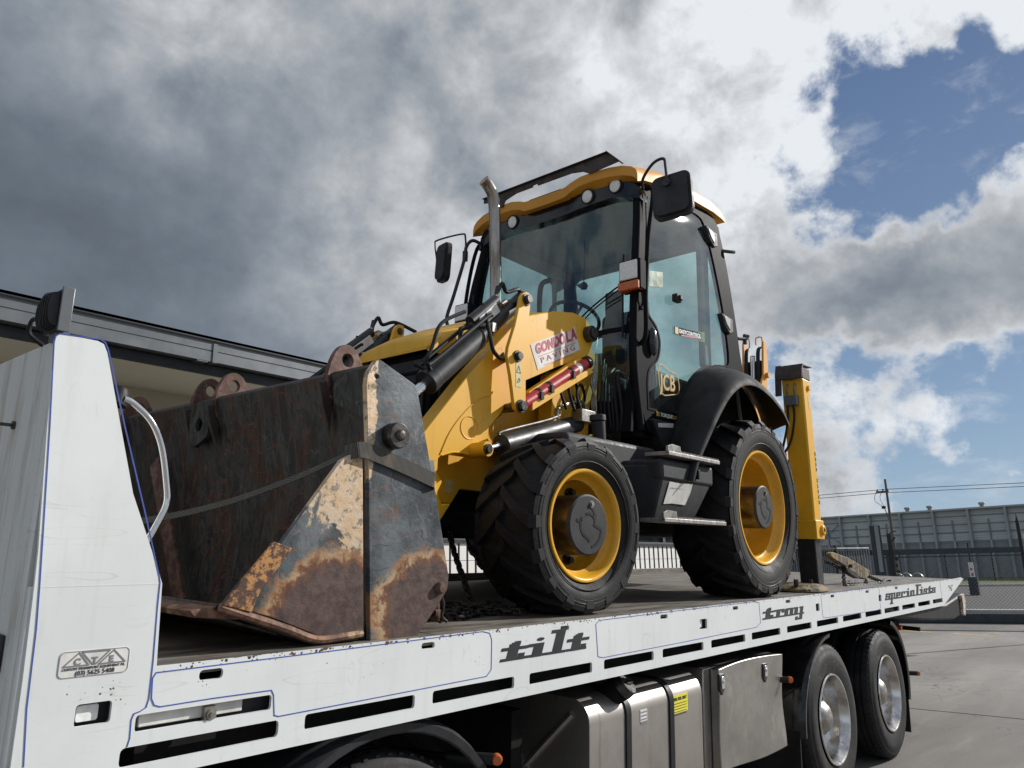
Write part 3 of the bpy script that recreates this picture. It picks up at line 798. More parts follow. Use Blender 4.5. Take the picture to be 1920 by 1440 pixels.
# lamps behind the openings
def lampbox(x0, x1, z0, z1, lens='lens'):
    p_ = part('lamp_housing', MB().box(x0 - .01, x1 + .01, .035, .05, z0 - .01, z1 + .01).box(x0 - .012, x0 - .002, .012, .035, z0 - .01, z1 + .01).box(x1 + .002, x1 + .012, .012, .035, z0 - .01, z1 + .01), M['blackplastic'], TR)
    part('lens', MB().plate(rrect(x0 + (x1 - x0) * .1, x0 + (x1 - x0) * .72, z0 + .006, z1 - .006, .006, 3), .018, .034), M[lens], p_, bevel=.004)
for a, b, z0_, z1_ in lamps: lampbox(a, b, z0_, z1_)
lampbox(hl[0][0], hl[1][0], hl[1][1], hl[0][1])
p_ = part('light_strip', MB().box(.885, 1.16, .020, .034, -.142, -.110), M['sticker'], TR, bevel=.002)
part('strip_housing', MB().box(.86, 1.25, .036, .05, -.155, -.10), M['blackplastic'], TR)
part('bracket', MB().box(1.045, 1.078, .004, .019, -.152, -.115).cyl((1.062, -.008, -.135), (1.062, .004, -.135), .0075, n=6).cyl((1.062, -.002, -.135), (1.062, .004, -.135), .013, n=14), M['steel'], TR)

# headboard: front sheet, cap, far panel
part('headboard', MB().box(.598, .618, .032, 2.488, -.46, .785).box(.602, .618, .0105, .032, -.46, .20).box(.602, .68, .04, 2.47, .760, .780).box(.62, .66, .05, .09, -.4, .70).box(.62, .80, 1.2, 1.26, 0, .5), M['headwhite'], TR, bevel=.004)
part('folded_edge', MB().box(.5945, .600, .055, .063, -.46, .77), M['headwhite'], TR)
part('far_side_rail', MB().plate([(.615, -.257), (9.3, -.257), (10.42, -.004), (9.4, .055), (.905, .055), (.80, .42), (.69, .785), (.585, .785)], 2.488, 2.5), M['deck'], TR, bevel=.003)
bo = part('bolt', MB().cyl((.565, .29, .59), (.598, .29, .59), .0045, n=8).cyl((.592, .29, .59), (.598, .29, .59), .011, n=12), M['pin'], TR)
vt = part('vent', MB().box(.590, .597, .105, .26, .005, .088), M['blackplastic'], TR, bevel=.004)
for k in range(5): part('slat', MB().box(.586, .5895, .128, .175, .018 + k * .0125, .026 + k * .0125), M['white'], vt)
# grab rail on the back of the headboard
part('grab_rail', MB().tube([(.765, .05, .66), (.79, .05, .652), (.84, .05, .612), (.875, .05, .55), (.90, .05, .45), (.905, .05, .40), (.885, .05, .345), (.86, .05, .29)], .0085, 12, 5), M['chrome'], TR)
part('rubber_cap', MB().lathe([(0, 0), (.02, .004), (.03, .02), (.032, .05)], (.775, .10, .70), (-.3, 0, -1), 16), M['hose'], TR)
# work lamp on top of the headboard
wl = part('work_lamp', MB().box(.583, .607, .025, .125, .800, .905), M['blackplastic'], TR, bevel=.004)
part('lamp_side', MB().box(.581, .609, .018, .0245, .796, .908), M['gutter'], wl, bevel=.002)
for k in range(7):
    y_ = .030 + k * .0145; zc = .852; r_ = .050 - abs(k - 3) * .002
    part('cooling_fin', MB().plate(spline([(.582, zc - r_), (.565 - .002 * (3 - abs(k - 3)), zc - r_ * .8), (.559, zc), (.565 - .002 * (3 - abs(k - 3)), zc + r_ * .8), (.582, zc + r_)], 4), y_, y_ + .004), M['blackplastic'], wl)
part('lamp_cable', MB().tube([(.575, .10, .83), (.565, .14, .842), (.565, .17, .835), (.57, .18, .81), (.60, .17, .785)], .0055, 8), M['hose'], wl)
part('lamp_bracket', MB().box(.59, .62, .05, .10, .78, .802), M['gutter'], wl)

# deck of welded sheets
nx = [.62, 1.9, 3.1, 4.3, 5.5, 6.7, 7.9, 9.1, 10.2]
for a, b in zip(nx, nx[1:]):
    part('deck_sheet', MB().box(a + .003, b - .003, .0105, 2.4875, -.03, -.004), M['deck'], TR, bevel=.002)
mb = MB()
for k in range(18): mb.box(.9 + k * .52, .98 + k * .52, .10, 2.40, -.17, -.033)
part('cross_members', mb, M['underbody'], TR)
for y_ in (.55, 1.85): part('tray_beam', MB().box(.8, 9.4, y_, y_ + .10, -.36, -.172), M['underbody'], TR, bevel=.004)
for y_ in (.84, 1.60): part('chassis_rail', MB().box(-1.0, 8.4, y_, y_ + .085, -.66, -.362), M['underbody'], TR, bevel=.005)
part('inner_sill', MB().box(.9, 9.2, .06, .075, -.25, -.033), M['underbody'], TR)
# rear: transverse beam under the tail
pts = [L(x, y, .06) for x, y in [(1640, 1139), (1768, 1133), (1800, 1112), (1805, 1125), (1800, 1150), (1785, 1161), (1740, 1163), (1690, 1160)]]
part('tail_beam', MB().plate(pts, .03, 2.46), M['hose'], TR, bevel=.02)
pts = [L(x, y, .02) for x, y in [(1799, 1116), (1804, 1113), (1807, 1126), (1807, 1154), (1803, 1150), (1802, 1130)]]
part('tail_end_plate', MB().plate(pts, .0, .028), M['wornwhite'], TR)
lb = part('rear_light_bar', MB().box(8.1, 8.7, .30, 2.2, -.44, -.39).cyl((8.45, .05, -.445), (8.45, .6, -.43), .02), M['underbody'], TR)
part('reflector', MB().box(8.05, 8.098, .32, .45, -.42, -.385), M['redlens'], lb); part('reflector', MB().box(8.05, 8.098, .12, .27, -.43, -.395), M['redlens'], lb)

# ---- wheels
def road_tyre():
    h = [(.292, .034), (.300, .020), (.335, .010), (.40, .0), (.445, .004), (.452, .010), (.470, .012), (.488, .022), (.500, .036), (.508, .050), (.509, .078), (.496, .081), (.496, .089), (.510, .092), (.510, .125), (.498, .128), (.498, .135)]
    pr = h + [(r, .27 - o) for r, o in reversed(h)]
    mb = MB().lathe(pr, (0, 0, 0), (0, 1, 0), 72)
    for k in range(64):
        a = 2 * pi * k / 64
        for s_ in (0, 1):
            aa = a + s_ * pi / 64
            y0_, y1_ = (.030, .078) if not s_ else (.192, .240)
            c0, s0 = cos(aa), sin(aa); wdt = .0085
            vs = []
            for rr in (.497, .513):
                for (yy, t_) in ((y0_, -wdt), (y1_, -wdt - .004), (y1_, wdt - .004), (y0_, wdt)):
                    r2 = rr - (.008 if yy in (.030, .240) and rr > .5 else 0)
                    vs.append((c0 * r2 - s0 * t_, yy, s0 * r2 + c0 * t_))
            mb.add(vs, [(4, 5, 6, 7), (0, 4, 7, 3), (1, 2, 6, 5), (0, 1, 5, 4), (3, 7, 6, 2)])
    return mb
RT = mesh_of('tyre', road_tyre(), M['roadrubber'], 40)
RR = mesh_of('rim', MB().lathe([(.262, .09), (.278, .055), (.285, .030), (.296, .022), (.304, .008), (.300, .002), (.291, .002), (.284, .012), (.279, .030), (.268, .045), (.262, .075), (.258, .135), (.240, .158), (.215, .163), (.150, .160), (.112, .155)], n=64), M['alloy'], 50)
RH = mesh_of('hub', MB().lathe([(.118, .165), (.118, .10), (.112, .085), (.100, .080), (.085, .060), (.060, .045), (.03, .038), (.0, .036)], n=40), M['steel'], 40)
nm = MB()
for k in range(10):
    a = 2 * pi * k / 10
    nm.cyl((.168 * cos(a), .135, .168 * sin(a)), (.168 * cos(a), .164, .168 * sin(a)), .017, .019, 6)
RN = mesh_of('wheel_nuts', nm, M['steel'], 30)
def road_wheel(x, y, far=False, dish=True, word=None):
    z = (.512 - (CAMH - .223) - y * sin(TH)) / cos(TH)
    hubm = RT
    wv = part('tyre', None, None, TR, at=(x, y, z), mesh=RT, rot=(-TH, 0, pi if far else 0))
    for nme, me in (('rim', RR), ('hub', RH), ('wheel_nuts', RN)):
        part(nme, None, None, wv, at=None, mesh=me).location = (0, 0, 0)
    if word:
        mb = MB(); n = len(word)
        for i, ch in enumerate(word):
            a = radians(128 - i * 12.5)
            mb2 = lettering(ch, .050, (.385 * cos(a), .0035, .385 * sin(a)), (sin(a), 0, -cos(a)), (cos(a), 0, sin(a)), extrude=.0015, bold=.0012, align='CENTER')
            mb.add(mb2.v, mb2.f)
        part('tyre_lettering', mb, M['textgrey'], wv).location = (0, 0, 0)
    return wv
road_wheel(5.82, .02, word='LIONLORD'); road_wheel(7.19, .02, word='MAXZEZ')
for x in (5.82, 7.19):
    road_wheel(x, .33); road_wheel(x, 2.17, True); road_wheel(x, 2.48, True)
    part('axle', MB().cyl((x, .2, -.86), (x, 2.3, -.95), .06), M['underbody'], TR)
road_wheel(1.70, .03); road_wheel(1.70, 2.47, True)
# mudguards
def guard(cx, cz, r, a0, a1, y0, y1, n=24, lip=.03, t_=.006):
    mb = MB(); vs = []
    sec = [(y0, r - lip), (y0 - .004, r - .004), (y0 + .03, r + .012), (y1 - .03, r + .012), (y1, r - .004), (y1, r - lip)]
    for k in range(n + 1):
        a = radians(a0 + (a1 - a0) * k / n)
        for off in (0, -t_):
            vs += [(cx + cos(a) * (rr + off), yy + (off if yy < (y0 + y1) / 2 else -off) * -1, cz + sin(a) * (rr + off)) for yy, rr in sec]
    m_ = len(sec); fs = []
    for k in range(n):
        b = k * 2 * m_; c_ = b + 2 * m_
        for i in range(m_ - 1):
            fs.append((b + i, b + i + 1, c_ + i + 1, c_ + i)); fs.append((b + m_ + i, c_ + m_ + i, c_ + m_ + i + 1, b + m_ + i + 1))
        fs.append((b, c_, c_ + m_, b + m_)); fs.append((b + m_ - 1, b + 2 * m_ - 1, c_ + 2 * m_ - 1, c_ + m_ - 1))
    return mb.add(vs, fs)
part('mudguard', guard(5.80, -.86, .58, 92, 184, .02, .60), M['blackgloss'], TR)
part('mudguard', guard(7.22, -.86, .585, 78, -14, .02, .60), M['blackgloss'], TR)
part('mudguard', guard(1.70, -.86, .60, 8, 172, .03, .34), M['blackplastic'], TR)
part('mud_flap', MB().box(5.20, 5.215, .05, .58, -1.22, -.86), M['hose'], TR)
part('mud_flap', MB().box(7.79, 7.805, .04, .58, -1.28, -.98), M['hose'], TR)
for (px, py, dx) in ((1482, 1275, 0), (932, 1425, 0), (1722, 1263, 0)):
    x_, z_ = L(px, py, .0)
    s_ = part('marker_lamp', MB().cyl((x_ - .1, .16, z_), (x_, .016, z_), .022, .020, 14).cyl((x_ - .25, .5, z_), (x_ - .1, .16, z_), .014, n=8), M['hose'], TR)
    part('amber_lens', MB().lathe([(.0, -.012), (.016, -.008), (.021, .002), (.021, .014)], (x_, .0, z_), (.5, .7, 0), 14), M['amber'], s_)

# ---- fuel tank
def rbox_xz(x0, x1, y0, y1, z0, z1, r):
    pr = rrect(y0, y1, z0, z1, r, 7)
    return MB().plate(pr, x0, x1, 'x')
tk = part('fuel_tank', rbox_xz(2.86, 3.90, .07, .78, -1.02, -.355, .10), M['stainless'], TR, bevel=.014, seg=3)
part('pressed_cross', MB().tube([(2.858, .16, -.95), (2.852, .30, -.80), (2.850, .42, -.68), (2.852, .55, -.55), (2.858, .68, -.42)], .016, 8).tube([(2.858, .16, -.42), (2.852, .30, -.56), (2.850, .42, -.68), (2.852, .55, -.80), (2.858, .68, -.94)], .016, 8), M['stainless'], tk)
for xs in (3.145, 3.545):
    part('tank_band', rbox_xz(xs, xs + .045, .062, .788, -1.03, -.347, .108), M['hose'], tk, bevel=.004)
fl = part('filler_neck', MB().cyl((3.10, .20, -.42), (3.13, .085, -.335), .056, .058, 24), M['underbody'], tk)
part('filler_cap', MB().cyl((3.133, .085, -.335), (3.142, .052, -.307), .062, .058, 24).box(3.115, 3.165, .037, .077, -.318, -.302), M['pin'], fl, bevel=.004)
x_, z_ = L(1258, 1306, .07); x2, z2 = L(1289, 1331, .07)
lbq = part('fuel_label', MB().box(x_, x2, .0675, .072, z2, z_), M['labelyellow'], tk)
part('label_lettering', lettering('DIESEL FUEL ONLY', .02, (x_ + .008, .067, z_ - .026), (1, 0, 0), (0, 0, 1), width=(x2 - x_) * .88, bold=.0006), M['textblack'], lbq, smooth=0)
for k in range(5): part('small_print', MB().box(x_ + .012, x2 - .012, .0668, .0674, z_ - .043 - k * .013, z_ - .040 - k * .013), M['textblack'], lbq)
x_, z_ = L(1200, 1332, .07); x2, z2 = L(1213, 1350, .07)
lbq = part('small_label', MB().box(x_, x2, .0675, .072, z2, z_), M['sticker'], tk)
for k in range(4): part('small_print', MB().box(x_ + .004, x2 - .004, .0668, .0674, z_ - .014 - k * .016, z_ - .008 - k * .016), M['textgrey'], lbq)
# ---- tool box
tb = part('tool_box', MB().box(3.98, 4.93, .10, .70, -.90, -.345), M['polished'], TR, bevel=.006)
dr = MB().box(4.06, 4.955, .045, .098, -.89, -.350).cut(0, [4.1 + .08 * k for k in range(11)]).cut(2, [-.85 + .06 * k for k in range(9)])
rnd = random.Random(3)
def dent(v):
    d_ = 0
    if v.y < .07: d_ = .012 * sin(v.x * 7.3 + v.z * 4) * cos(v.z * 9) + .010 * max(0, (v.x - 4.75)) * 8 * cos(v.z * 11)
    zz = v.z + (.018 * sin((v.x - 4.06) / .9 * pi) if v.z > -.36 else 0) + (.015 * sin((v.x) * 5) if v.z < -.88 else 0)
    return (v.x, v.y + d_ * .5, zz)
door = part('box_door', dr.mapv(dent), M['polished'], tb, bevel=.004)
for px, py in ((1351, 1281), (1432, 1259)):
    x_, z_ = L(px, py, .045)
    lt = part('latch', MB().plate([(x_ - .03, z_ + .048), (x_ + .03, z_ + .048), (x_ + .03, z_ - .03), (x_, z_ - .062), (x_ - .03, z_ - .03)], .034, .05), M['blackpaint'], door, bevel=.002)
    part('paddle', MB().box(x_ - .016, x_ + .02, .028, .036, z_ - .028, z_ + .036).cyl((x_, .022, z_ + .01), (x_, .03, z_ + .01), .010, n=12), M['chrome'], lt, bevel=.002)
part('air_tank', MB().cyl((3.0, 1.2, -.9), (4.6, 1.2, -.9), .14), M['underbody'], TR)
part('gearbox', MB().box(1.2, 2.6, .9, 1.6, -.95, -.5), M['underbody'], TR, bevel=.05)
part('gusset', MB().box(2.55, 2.62, .25, .80, -.75, -.38).tube([(2.2, .4, -.55), (2.4, .35, -.6), (2.6, .4, -.7)], .02), M['underbody'], TR)
# ------------------------------------------------------------------ the backhoe loader
BH = root('backhoe_loader', 'yellow backhoe loader with black cab and rusty front bucket on the truck tray', 'backhoe', (4.0, 1.25, 0))
def P(pxs, y): return [L(a, b, y) for a, b in pxs]
def mir(mb): return mb.mapv(lambda v: (v.x, 2.5 - v.y, v.z))
def both(name, make, mat, parent, **kw):
    """the same part on the near and on the far side of the machine"""
    a = part(name, make(), mat, parent, **kw)
    b = part(name, mir(make()), mat, parent, **kw)
    return a, b

# ---- wheels
def ag_tyre(R, w, rr, n, lug_w, lug_h):
    h = w / 2
    pr = [(rr, -h * .80), (rr + .018, -h * .88), (rr + .05, -h * .97), (rr + (R - rr) * .45, -h * 1.0), (rr + (R - rr) * .66, -h * .985), (rr + (R - rr) * .67, -h * 1.0), (rr + (R - rr) * .80, -h * .97), (R - lug_h - .015, -h * .90), (R - lug_h - .002, -h * .78), (R - lug_h + .006, -h * .4), (R - lug_h + .009, 0)]
    pr = pr + [(r, -o) for r, o in reversed(pr[:-1])]
    mb = MB().lathe(pr, n=84)
    for k_ in (.22, .50, .60):
        r_ = rr + (R - rr) * k_; y_ = h * (.985 if k_ > .3 else .965)
        for s_ in (-1, 1): mb.tube([(cos(2 * pi * i / 60) * r_, s_ * y_, sin(2 * pi * i / 60) * r_) for i in range(61)], .0035, 5, 0, caps=False)
    def rad(y):
        y = abs(y) / h
        return R - lug_h + .006 - .02 * max(0, (y - .4) / .6) ** 2
    st = 2 * pi / n
    rn = random.Random(int(R * 1000))
    for side in (-1, 1):
        for k in range(n):
            a0 = st * k + (st / 2 if side > 0 else 0)
            # centre line of the lug: (across, angle, top radius)
            path = []
            for t in (0, .2, .4, .6, .8, .93, 1.0):
                yy = side * (-.10 + 1.08 * t) * h if t < 1 else side * h * 1.0
                path.append((yy, a0 - st * (.95 * (1 - t) ** 1.25), R - .004 - .012 * t * t - (.004 * rn.random())))
            path[-1] = (side * h * 1.012, path[-2][1] + .0, R - .045)
            path.append((side * h * .998, path[-2][1] + .0, R - .085))
            vs = []
            for i, (yy, a, tp) in enumerate(path):
                wd = lug_w * (.80 + .35 * min(i / 5, 1)) * (1 - .15 * (i > 6))
                base = min(rad(yy) - .012, tp - .004)
                if i >= 6: base = tp - .02
                for s_, rr_, wk in ((-1, base, 1.18), (-1, tp, .92), (1, tp, .92), (1, base, 1.18)):
                    aa = a + s_ * wd * wk / 2 / R
                    if i >= 6:
                        yb = yy - side * (.028 if rr_ == base else 0)
                    else: yb = yy
                    vs.append((cos(aa) * rr_, yb, sin(aa) * rr_))
            fs = [(0, 1, 2, 3)]
            for i in range(len(path) - 1):
                for q in range(3): fs.append((i * 4 + q, i * 4 + q + 1, i * 4 + q + 5, i * 4 + q + 4))
            e_ = (len(path) - 1) * 4; fs.append((e_, e_ + 1, e_ + 2, e_ + 3))
            mb.add(vs, fs)
    return mb
def ag_rim(r, depth, well, w):
    h = w * .42
    return MB().lathe([(r - .004, -h + .012), (r + .004, -h), (r + .001, -h - .008), (r - .008, -h - .010), (r - .016, -h - .004), (r - .022, -h + .018), (r - .030, -h + .045), (r - .048, -h + .06), (r - well, -h + .10), (r - well - .004, -h + depth - .01), (r - well - .02, -h + depth + .004),
                       (.16, -h + depth + .012), (.13, -h + depth + .03)], n=72)
def hub_parts(wheel, face, depth, rcap=.143):
    c_ = part('hub', MB().cyl((0, face + .006, 0), (0, face + depth + .05, 0), rcap * .985, rcap * .99, 48), M['pin'], wheel); c_.location = (0, 0, 0)
    c_ = part('hub_cap', MB().lathe([(0, -.006), (rcap * .94, -.006), (rcap, .0), (rcap, .012)], (0, face, 0), (0, 1, 0), 48), M['blackplastic'], wheel); c_.location = (0, 0, 0)
    def arc(cx, cz, r, a0, a1, n=8): return [(cx + r * cos(radians(a0 + (a1 - a0) * i / n)), cz + r * sin(radians(a0 + (a1 - a0) * i / n))) for i in range(n + 1)]
    k = rcap
    for pts in (arc(0, 0, k * .42, 150, 250) + [(k * .02, -k * .52)], arc(0, -.01, k * .66, -10, -75) , [(k * .05, k * .62), (k * .22, k * .5), (k * .34, k * .28), (k * .3, k * .12)], arc(0, 0, k * .36, 40, 110), [(k * .26, k * .02), (k * .42, -k * .06), (k * .62, -k * .12)], [(-k * .62, k * .14), (-k * .5, k * .1), (-k * .4, k * .14)]):
        g_ = part('cap_groove', stripe(spline(pts, 3), .013, face - .0075, face - .004), M['hose'], c_, smooth=0, fix=False); g_.location = (0, 0, 0)
    b_ = part('hub_plug', MB().cyl((.02, face - .016, k * .68), (.02, face, k * .68), .011, n=6).cyl((.02, face - .009, k * .68), (.02, face, k * .68), .017, n=16), M['steel'], c_); b_.location = (0, 0, 0)
def ag_wheel(x, z, yo, R, w, rr, n, depth, yaw, lug_w, lug_h, tm=None):
    for far in (False, True):
        yc = yo + w / 2
        at = (x, 2.5 - yc if far else yc, z)
        wv = part('tyre', None, None, BH, at=at, mesh=tm, rot=(0, 0, (pi if far else 0) + yaw))
        rm = part('rim', ag_rim(rr, depth, .045, w), M['rimyellow'], wv, smooth=50); rm.location = (0, 0, 0)
        h = w * .42
        hub_parts(wv, -h - .012, depth)
        for k in range(8):
            a = 2 * pi * k / 8 + .35; r_ = .178
            b_ = part('wheel_bolt', MB().cyl((cos(a) * r_, -h + depth - .035, sin(a) * r_), (cos(a) * r_, -h + depth + .02, sin(a) * r_), .015, n=8).cyl((cos(a) * r_, -h + depth - .012, sin(a) * r_), (cos(a) * r_, -h + depth + .02, sin(a) * r_), .024, n=10), M['pin'], rm); b_.location = (0, 0, 0)
ag_wheel(2.95, .405, .115, .425, .385, .262, 16, .17, radians(-4), .060, .038, mesh_of('tyre', ag_tyre(.425, .385, .262, 16, .060, .038), M['rubber'], 35))
ag_wheel(4.93, .580, .085, .602, .43, .376, 20, .24, 0, .064, .044, mesh_of('tyre', ag_tyre(.602, .43, .376, 20, .064, .044), M['rubber'], 35))
part('front_axle', MB().box(2.86, 3.04, .45, 2.05, .33, .47).cyl((2.95, .42, .405), (2.95, .75, .405), .10).cyl((2.95, 1.8, .405), (2.95, 2.1, .405), .10), M['underbody'], BH, bevel=.02)
part('rear_axle', MB().box(4.82, 5.04, .45, 2.05, .48, .68), M['underbody'], BH, bevel=.02)

# ---- chassis and body
both('side_frame', lambda: MB().plate(P([(797, 846), (822, 942), (846, 944), (862, 917), (905, 922), (930, 878), (1000, 885), (1120, 850), (1122, 800), (1116, 690), (1096, 668), (985, 765), (950, 770), (913, 800)], .86), .86, .90), M['yellow'], BH, bevel=.004)
part('main_frame', MB().box(2.5, 5.9, .95, 1.55, .38, .62), M['underbody'], BH, bevel=.02)
both('frame_flange', lambda: MB().box(2.95, 3.9, .78, .87, .80, .835), M['yellow'], BH, bevel=.004)
both('loader_tower', lambda: MB().plate(P([(1013, 705), (1035, 695), (1025, 800), (1008, 800)], .80), .70, .80), M['yellow'], BH, bevel=.006)
both('tower_plate', lambda: MB().plate([(3.45, .85), (3.98, .85), (3.98, 1.52), (3.85, 1.62), (3.7, 1.45), (3.5, 1.30)], .80, .825), M['yellow'], BH, bevel=.004)
eng = part('engine_cover_side', MB().plate([(2.66, .55), (2.65, 1.32), (2.88, 1.40), (3.3, 1.6), (3.95, 1.8), (3.95, .55)], .965, 1.535), M['cabblack'], BH, bevel=.01)
both('side_grille', lambda: MB().plate([(2.72, .80), (2.71, 1.26), (2.85, 1.33), (3.05, 1.42), (3.05, .80)], .952, .965), M['blackplastic'], eng, bevel=.006)
XS = [2.60, 2.625, 2.70, 2.85, 3.05, 3.34, 3.60, 3.85, 4.00, 4.08]
ZT = [1.355, 1.385, 1.43, 1.50, 1.58, 1.695, 1.775, 1.84, 1.855, 1.80]
ZB = [1.315, 1.305, 1.31, 1.35, 1.44, 1.58, 1.60, 1.52, 1.45, 1.45]
part('radiator_grille', MB().plate(rrect(1.0, 1.5, .62, 1.28, .03), 2.635, 2.648, 'x'), M['blackplastic'], eng, bevel=.004)
for k in range(9): part('grille_bar', MB().box(2.626, 2.637, 1.02, 1.48, .68 + .065 * k, .695 + .065 * k), M['cabblack'], eng)
vs = []; fs = []
for i, x in enumerate(XS):
    t, b_ = ZT[i], ZB[i]; cr = .03
    sec = [(.945, b_), (.940, b_ + (t - b_) * .45), (.952, t - .022), (.985, t), (1.12, t + cr * .8), (1.25, t + cr), (1.38, t + cr * .8), (1.515, t), (1.548, t - .022), (1.56, b_ + (t - b_) * .45), (1.555, b_)]
    vs += [(x, y_, z_) for y_, z_ in sec]
ns = 11
for i in range(len(XS) - 1):
    for k in range(ns - 1): fs.append((i * ns + k, i * ns + k + 1, (i + 1) * ns + k + 1, (i + 1) * ns + k))
fs.append(tuple(range(ns))); fs.append(tuple((len(XS) - 1) * ns + k for k in reversed(range(ns))))
part('bonnet', MB().add(vs, fs), M['yellow'], BH, smooth=50)
part('exhaust_stack', MB().tube([(3.31, 1.10, 1.45), (3.30, 1.10, 1.9), (3.275, 1.10, 2.30), (3.265, 1.10, 2.42), (3.245, 1.10, 2.50), (3.205, 1.11, 2.555), (3.175, 1.115, 2.575)], .0375, 20, 6), M['exhaust'], BH)

# ---- loader arms, levers, rams
def arm():
    o = P([(963, 609), (985, 592), (1040, 583), (1075, 586), (1098, 597), (1111, 615), (1113, 640), (1102, 668), (1050, 686), (984, 714), (975, 745), (951, 758), (940, 775), (917, 801), (914, 858), (872, 852), (850, 849), (828, 854), (822, 860), (818, 920), (829, 946), (846, 944), (820, 985), (797, 850), (792, 812), (880, 700)], .70)
    return MB().plate(o, .70, .80)
arms = both('loader_arm', arm, M['yellow'], BH, bevel=.006)
for s_, A in zip((0, 1), arms):
    f = (lambda mb: mir(mb)) if s_ else (lambda mb: mb)
    part('weld_seam', f(MB().tube([(x, .698, z) for x, z in P([(924, 734), (918, 741), (895, 750), (864, 781), (842, 813), (825, 852)], .70)], .003, 6)), M['yellow'], A)
    part('weld_seam', f(MB().tube([(x, .698, z) for x, z in P([(828, 854), (850, 848), (872, 851), (905, 858)], .70)], .003, 6)), M['yellow'], A)
    cx, cz = L(880, 802, .70)
    part('pressed_ring', f(MB().tube([(cx + .062 * cos(t * pi / 8), .7, cz + .058 * sin(t * pi / 8)) for t in range(17)], .0035, 6)), M['yellow'], A)
    part('ram_eye', f(MB().cyl((*[L(910, 842, .62)[0]], .60, L(910, 842, .62)[1]), (L(910, 842, .62)[0], .72, L(910, 842, .62)[1]), .038, n=20)), M['yellow'], A)
    ex, ez = L(913, 842, .60)
    part('pivot_pin', f(MB().cyl((ex, .585, ez), (ex, .62, ez), .026, n=20).cyl((ex, .578, ez), (ex, .59, ez), .018, n=16)), M['pin'], A)
    rx_, rz_ = L(1104, 627, .69)
    part('pivot_pin', f(MB().cyl((rx_, .655, rz_), (rx_, .72, rz_), .052, n=24).cyl((rx_, .640, rz_), (rx_, .66, rz_), .034, n=20)), M['pin'], A, bevel=.003)
    # red safety strut clipped in a channel under the arm
    a = L(980, 757, .66); b = L(1096, 682, .66)
    stt = part('safety_strut', f(MB().cyl((a[0], .655, a[1]), (b[0], .655, b[1]), .033, n=24)), M['redpaint'], A)
    dx = Vector((b[0] - a[0], 0, b[1] - a[1])).normalized()
    for t_, ln in ((.20, .008), (.36, .008), (.72, .008)):
        p_ = Vector((a[0], .655, a[1])).lerp(Vector((b[0], .655, b[1])), t_)
        part('clip', f(MB().cyl(p_, p_ + dx * .02, .0355, n=24).box(p_.x - .012, p_.x + .012, .612, .628, p_.z - .03, p_.z + .012)), M['hose'], stt)
    p_ = Vector((a[0], .655, a[1])).lerp(Vector((b[0], .655, b[1])), .82)
    part('strut_label', f(MB().cyl(p_, p_ + dx * .04, .0338, n=24)), M['sticker'], stt)
    part('strut_end', f(MB().cyl((b[0], .655, b[1]), (b[0] + dx.x * .03, .655, b[1] + dx.z * .03), .042, n=20)), M['pin'], stt)
    o = P([(984, 757), (1093, 692), (1100, 700), (984, 772)], .68)
    part('strut_channel', f(MB().plate(o, .625, .70)), M['yellow'], A, bevel=.003)
    o = P([(984, 735), (1080, 672), (1086, 675), (984, 742)], .69)
    part('strut_channel', f(MB().plate(o, .66, .70)), M['yellow'], A, bevel=.003)

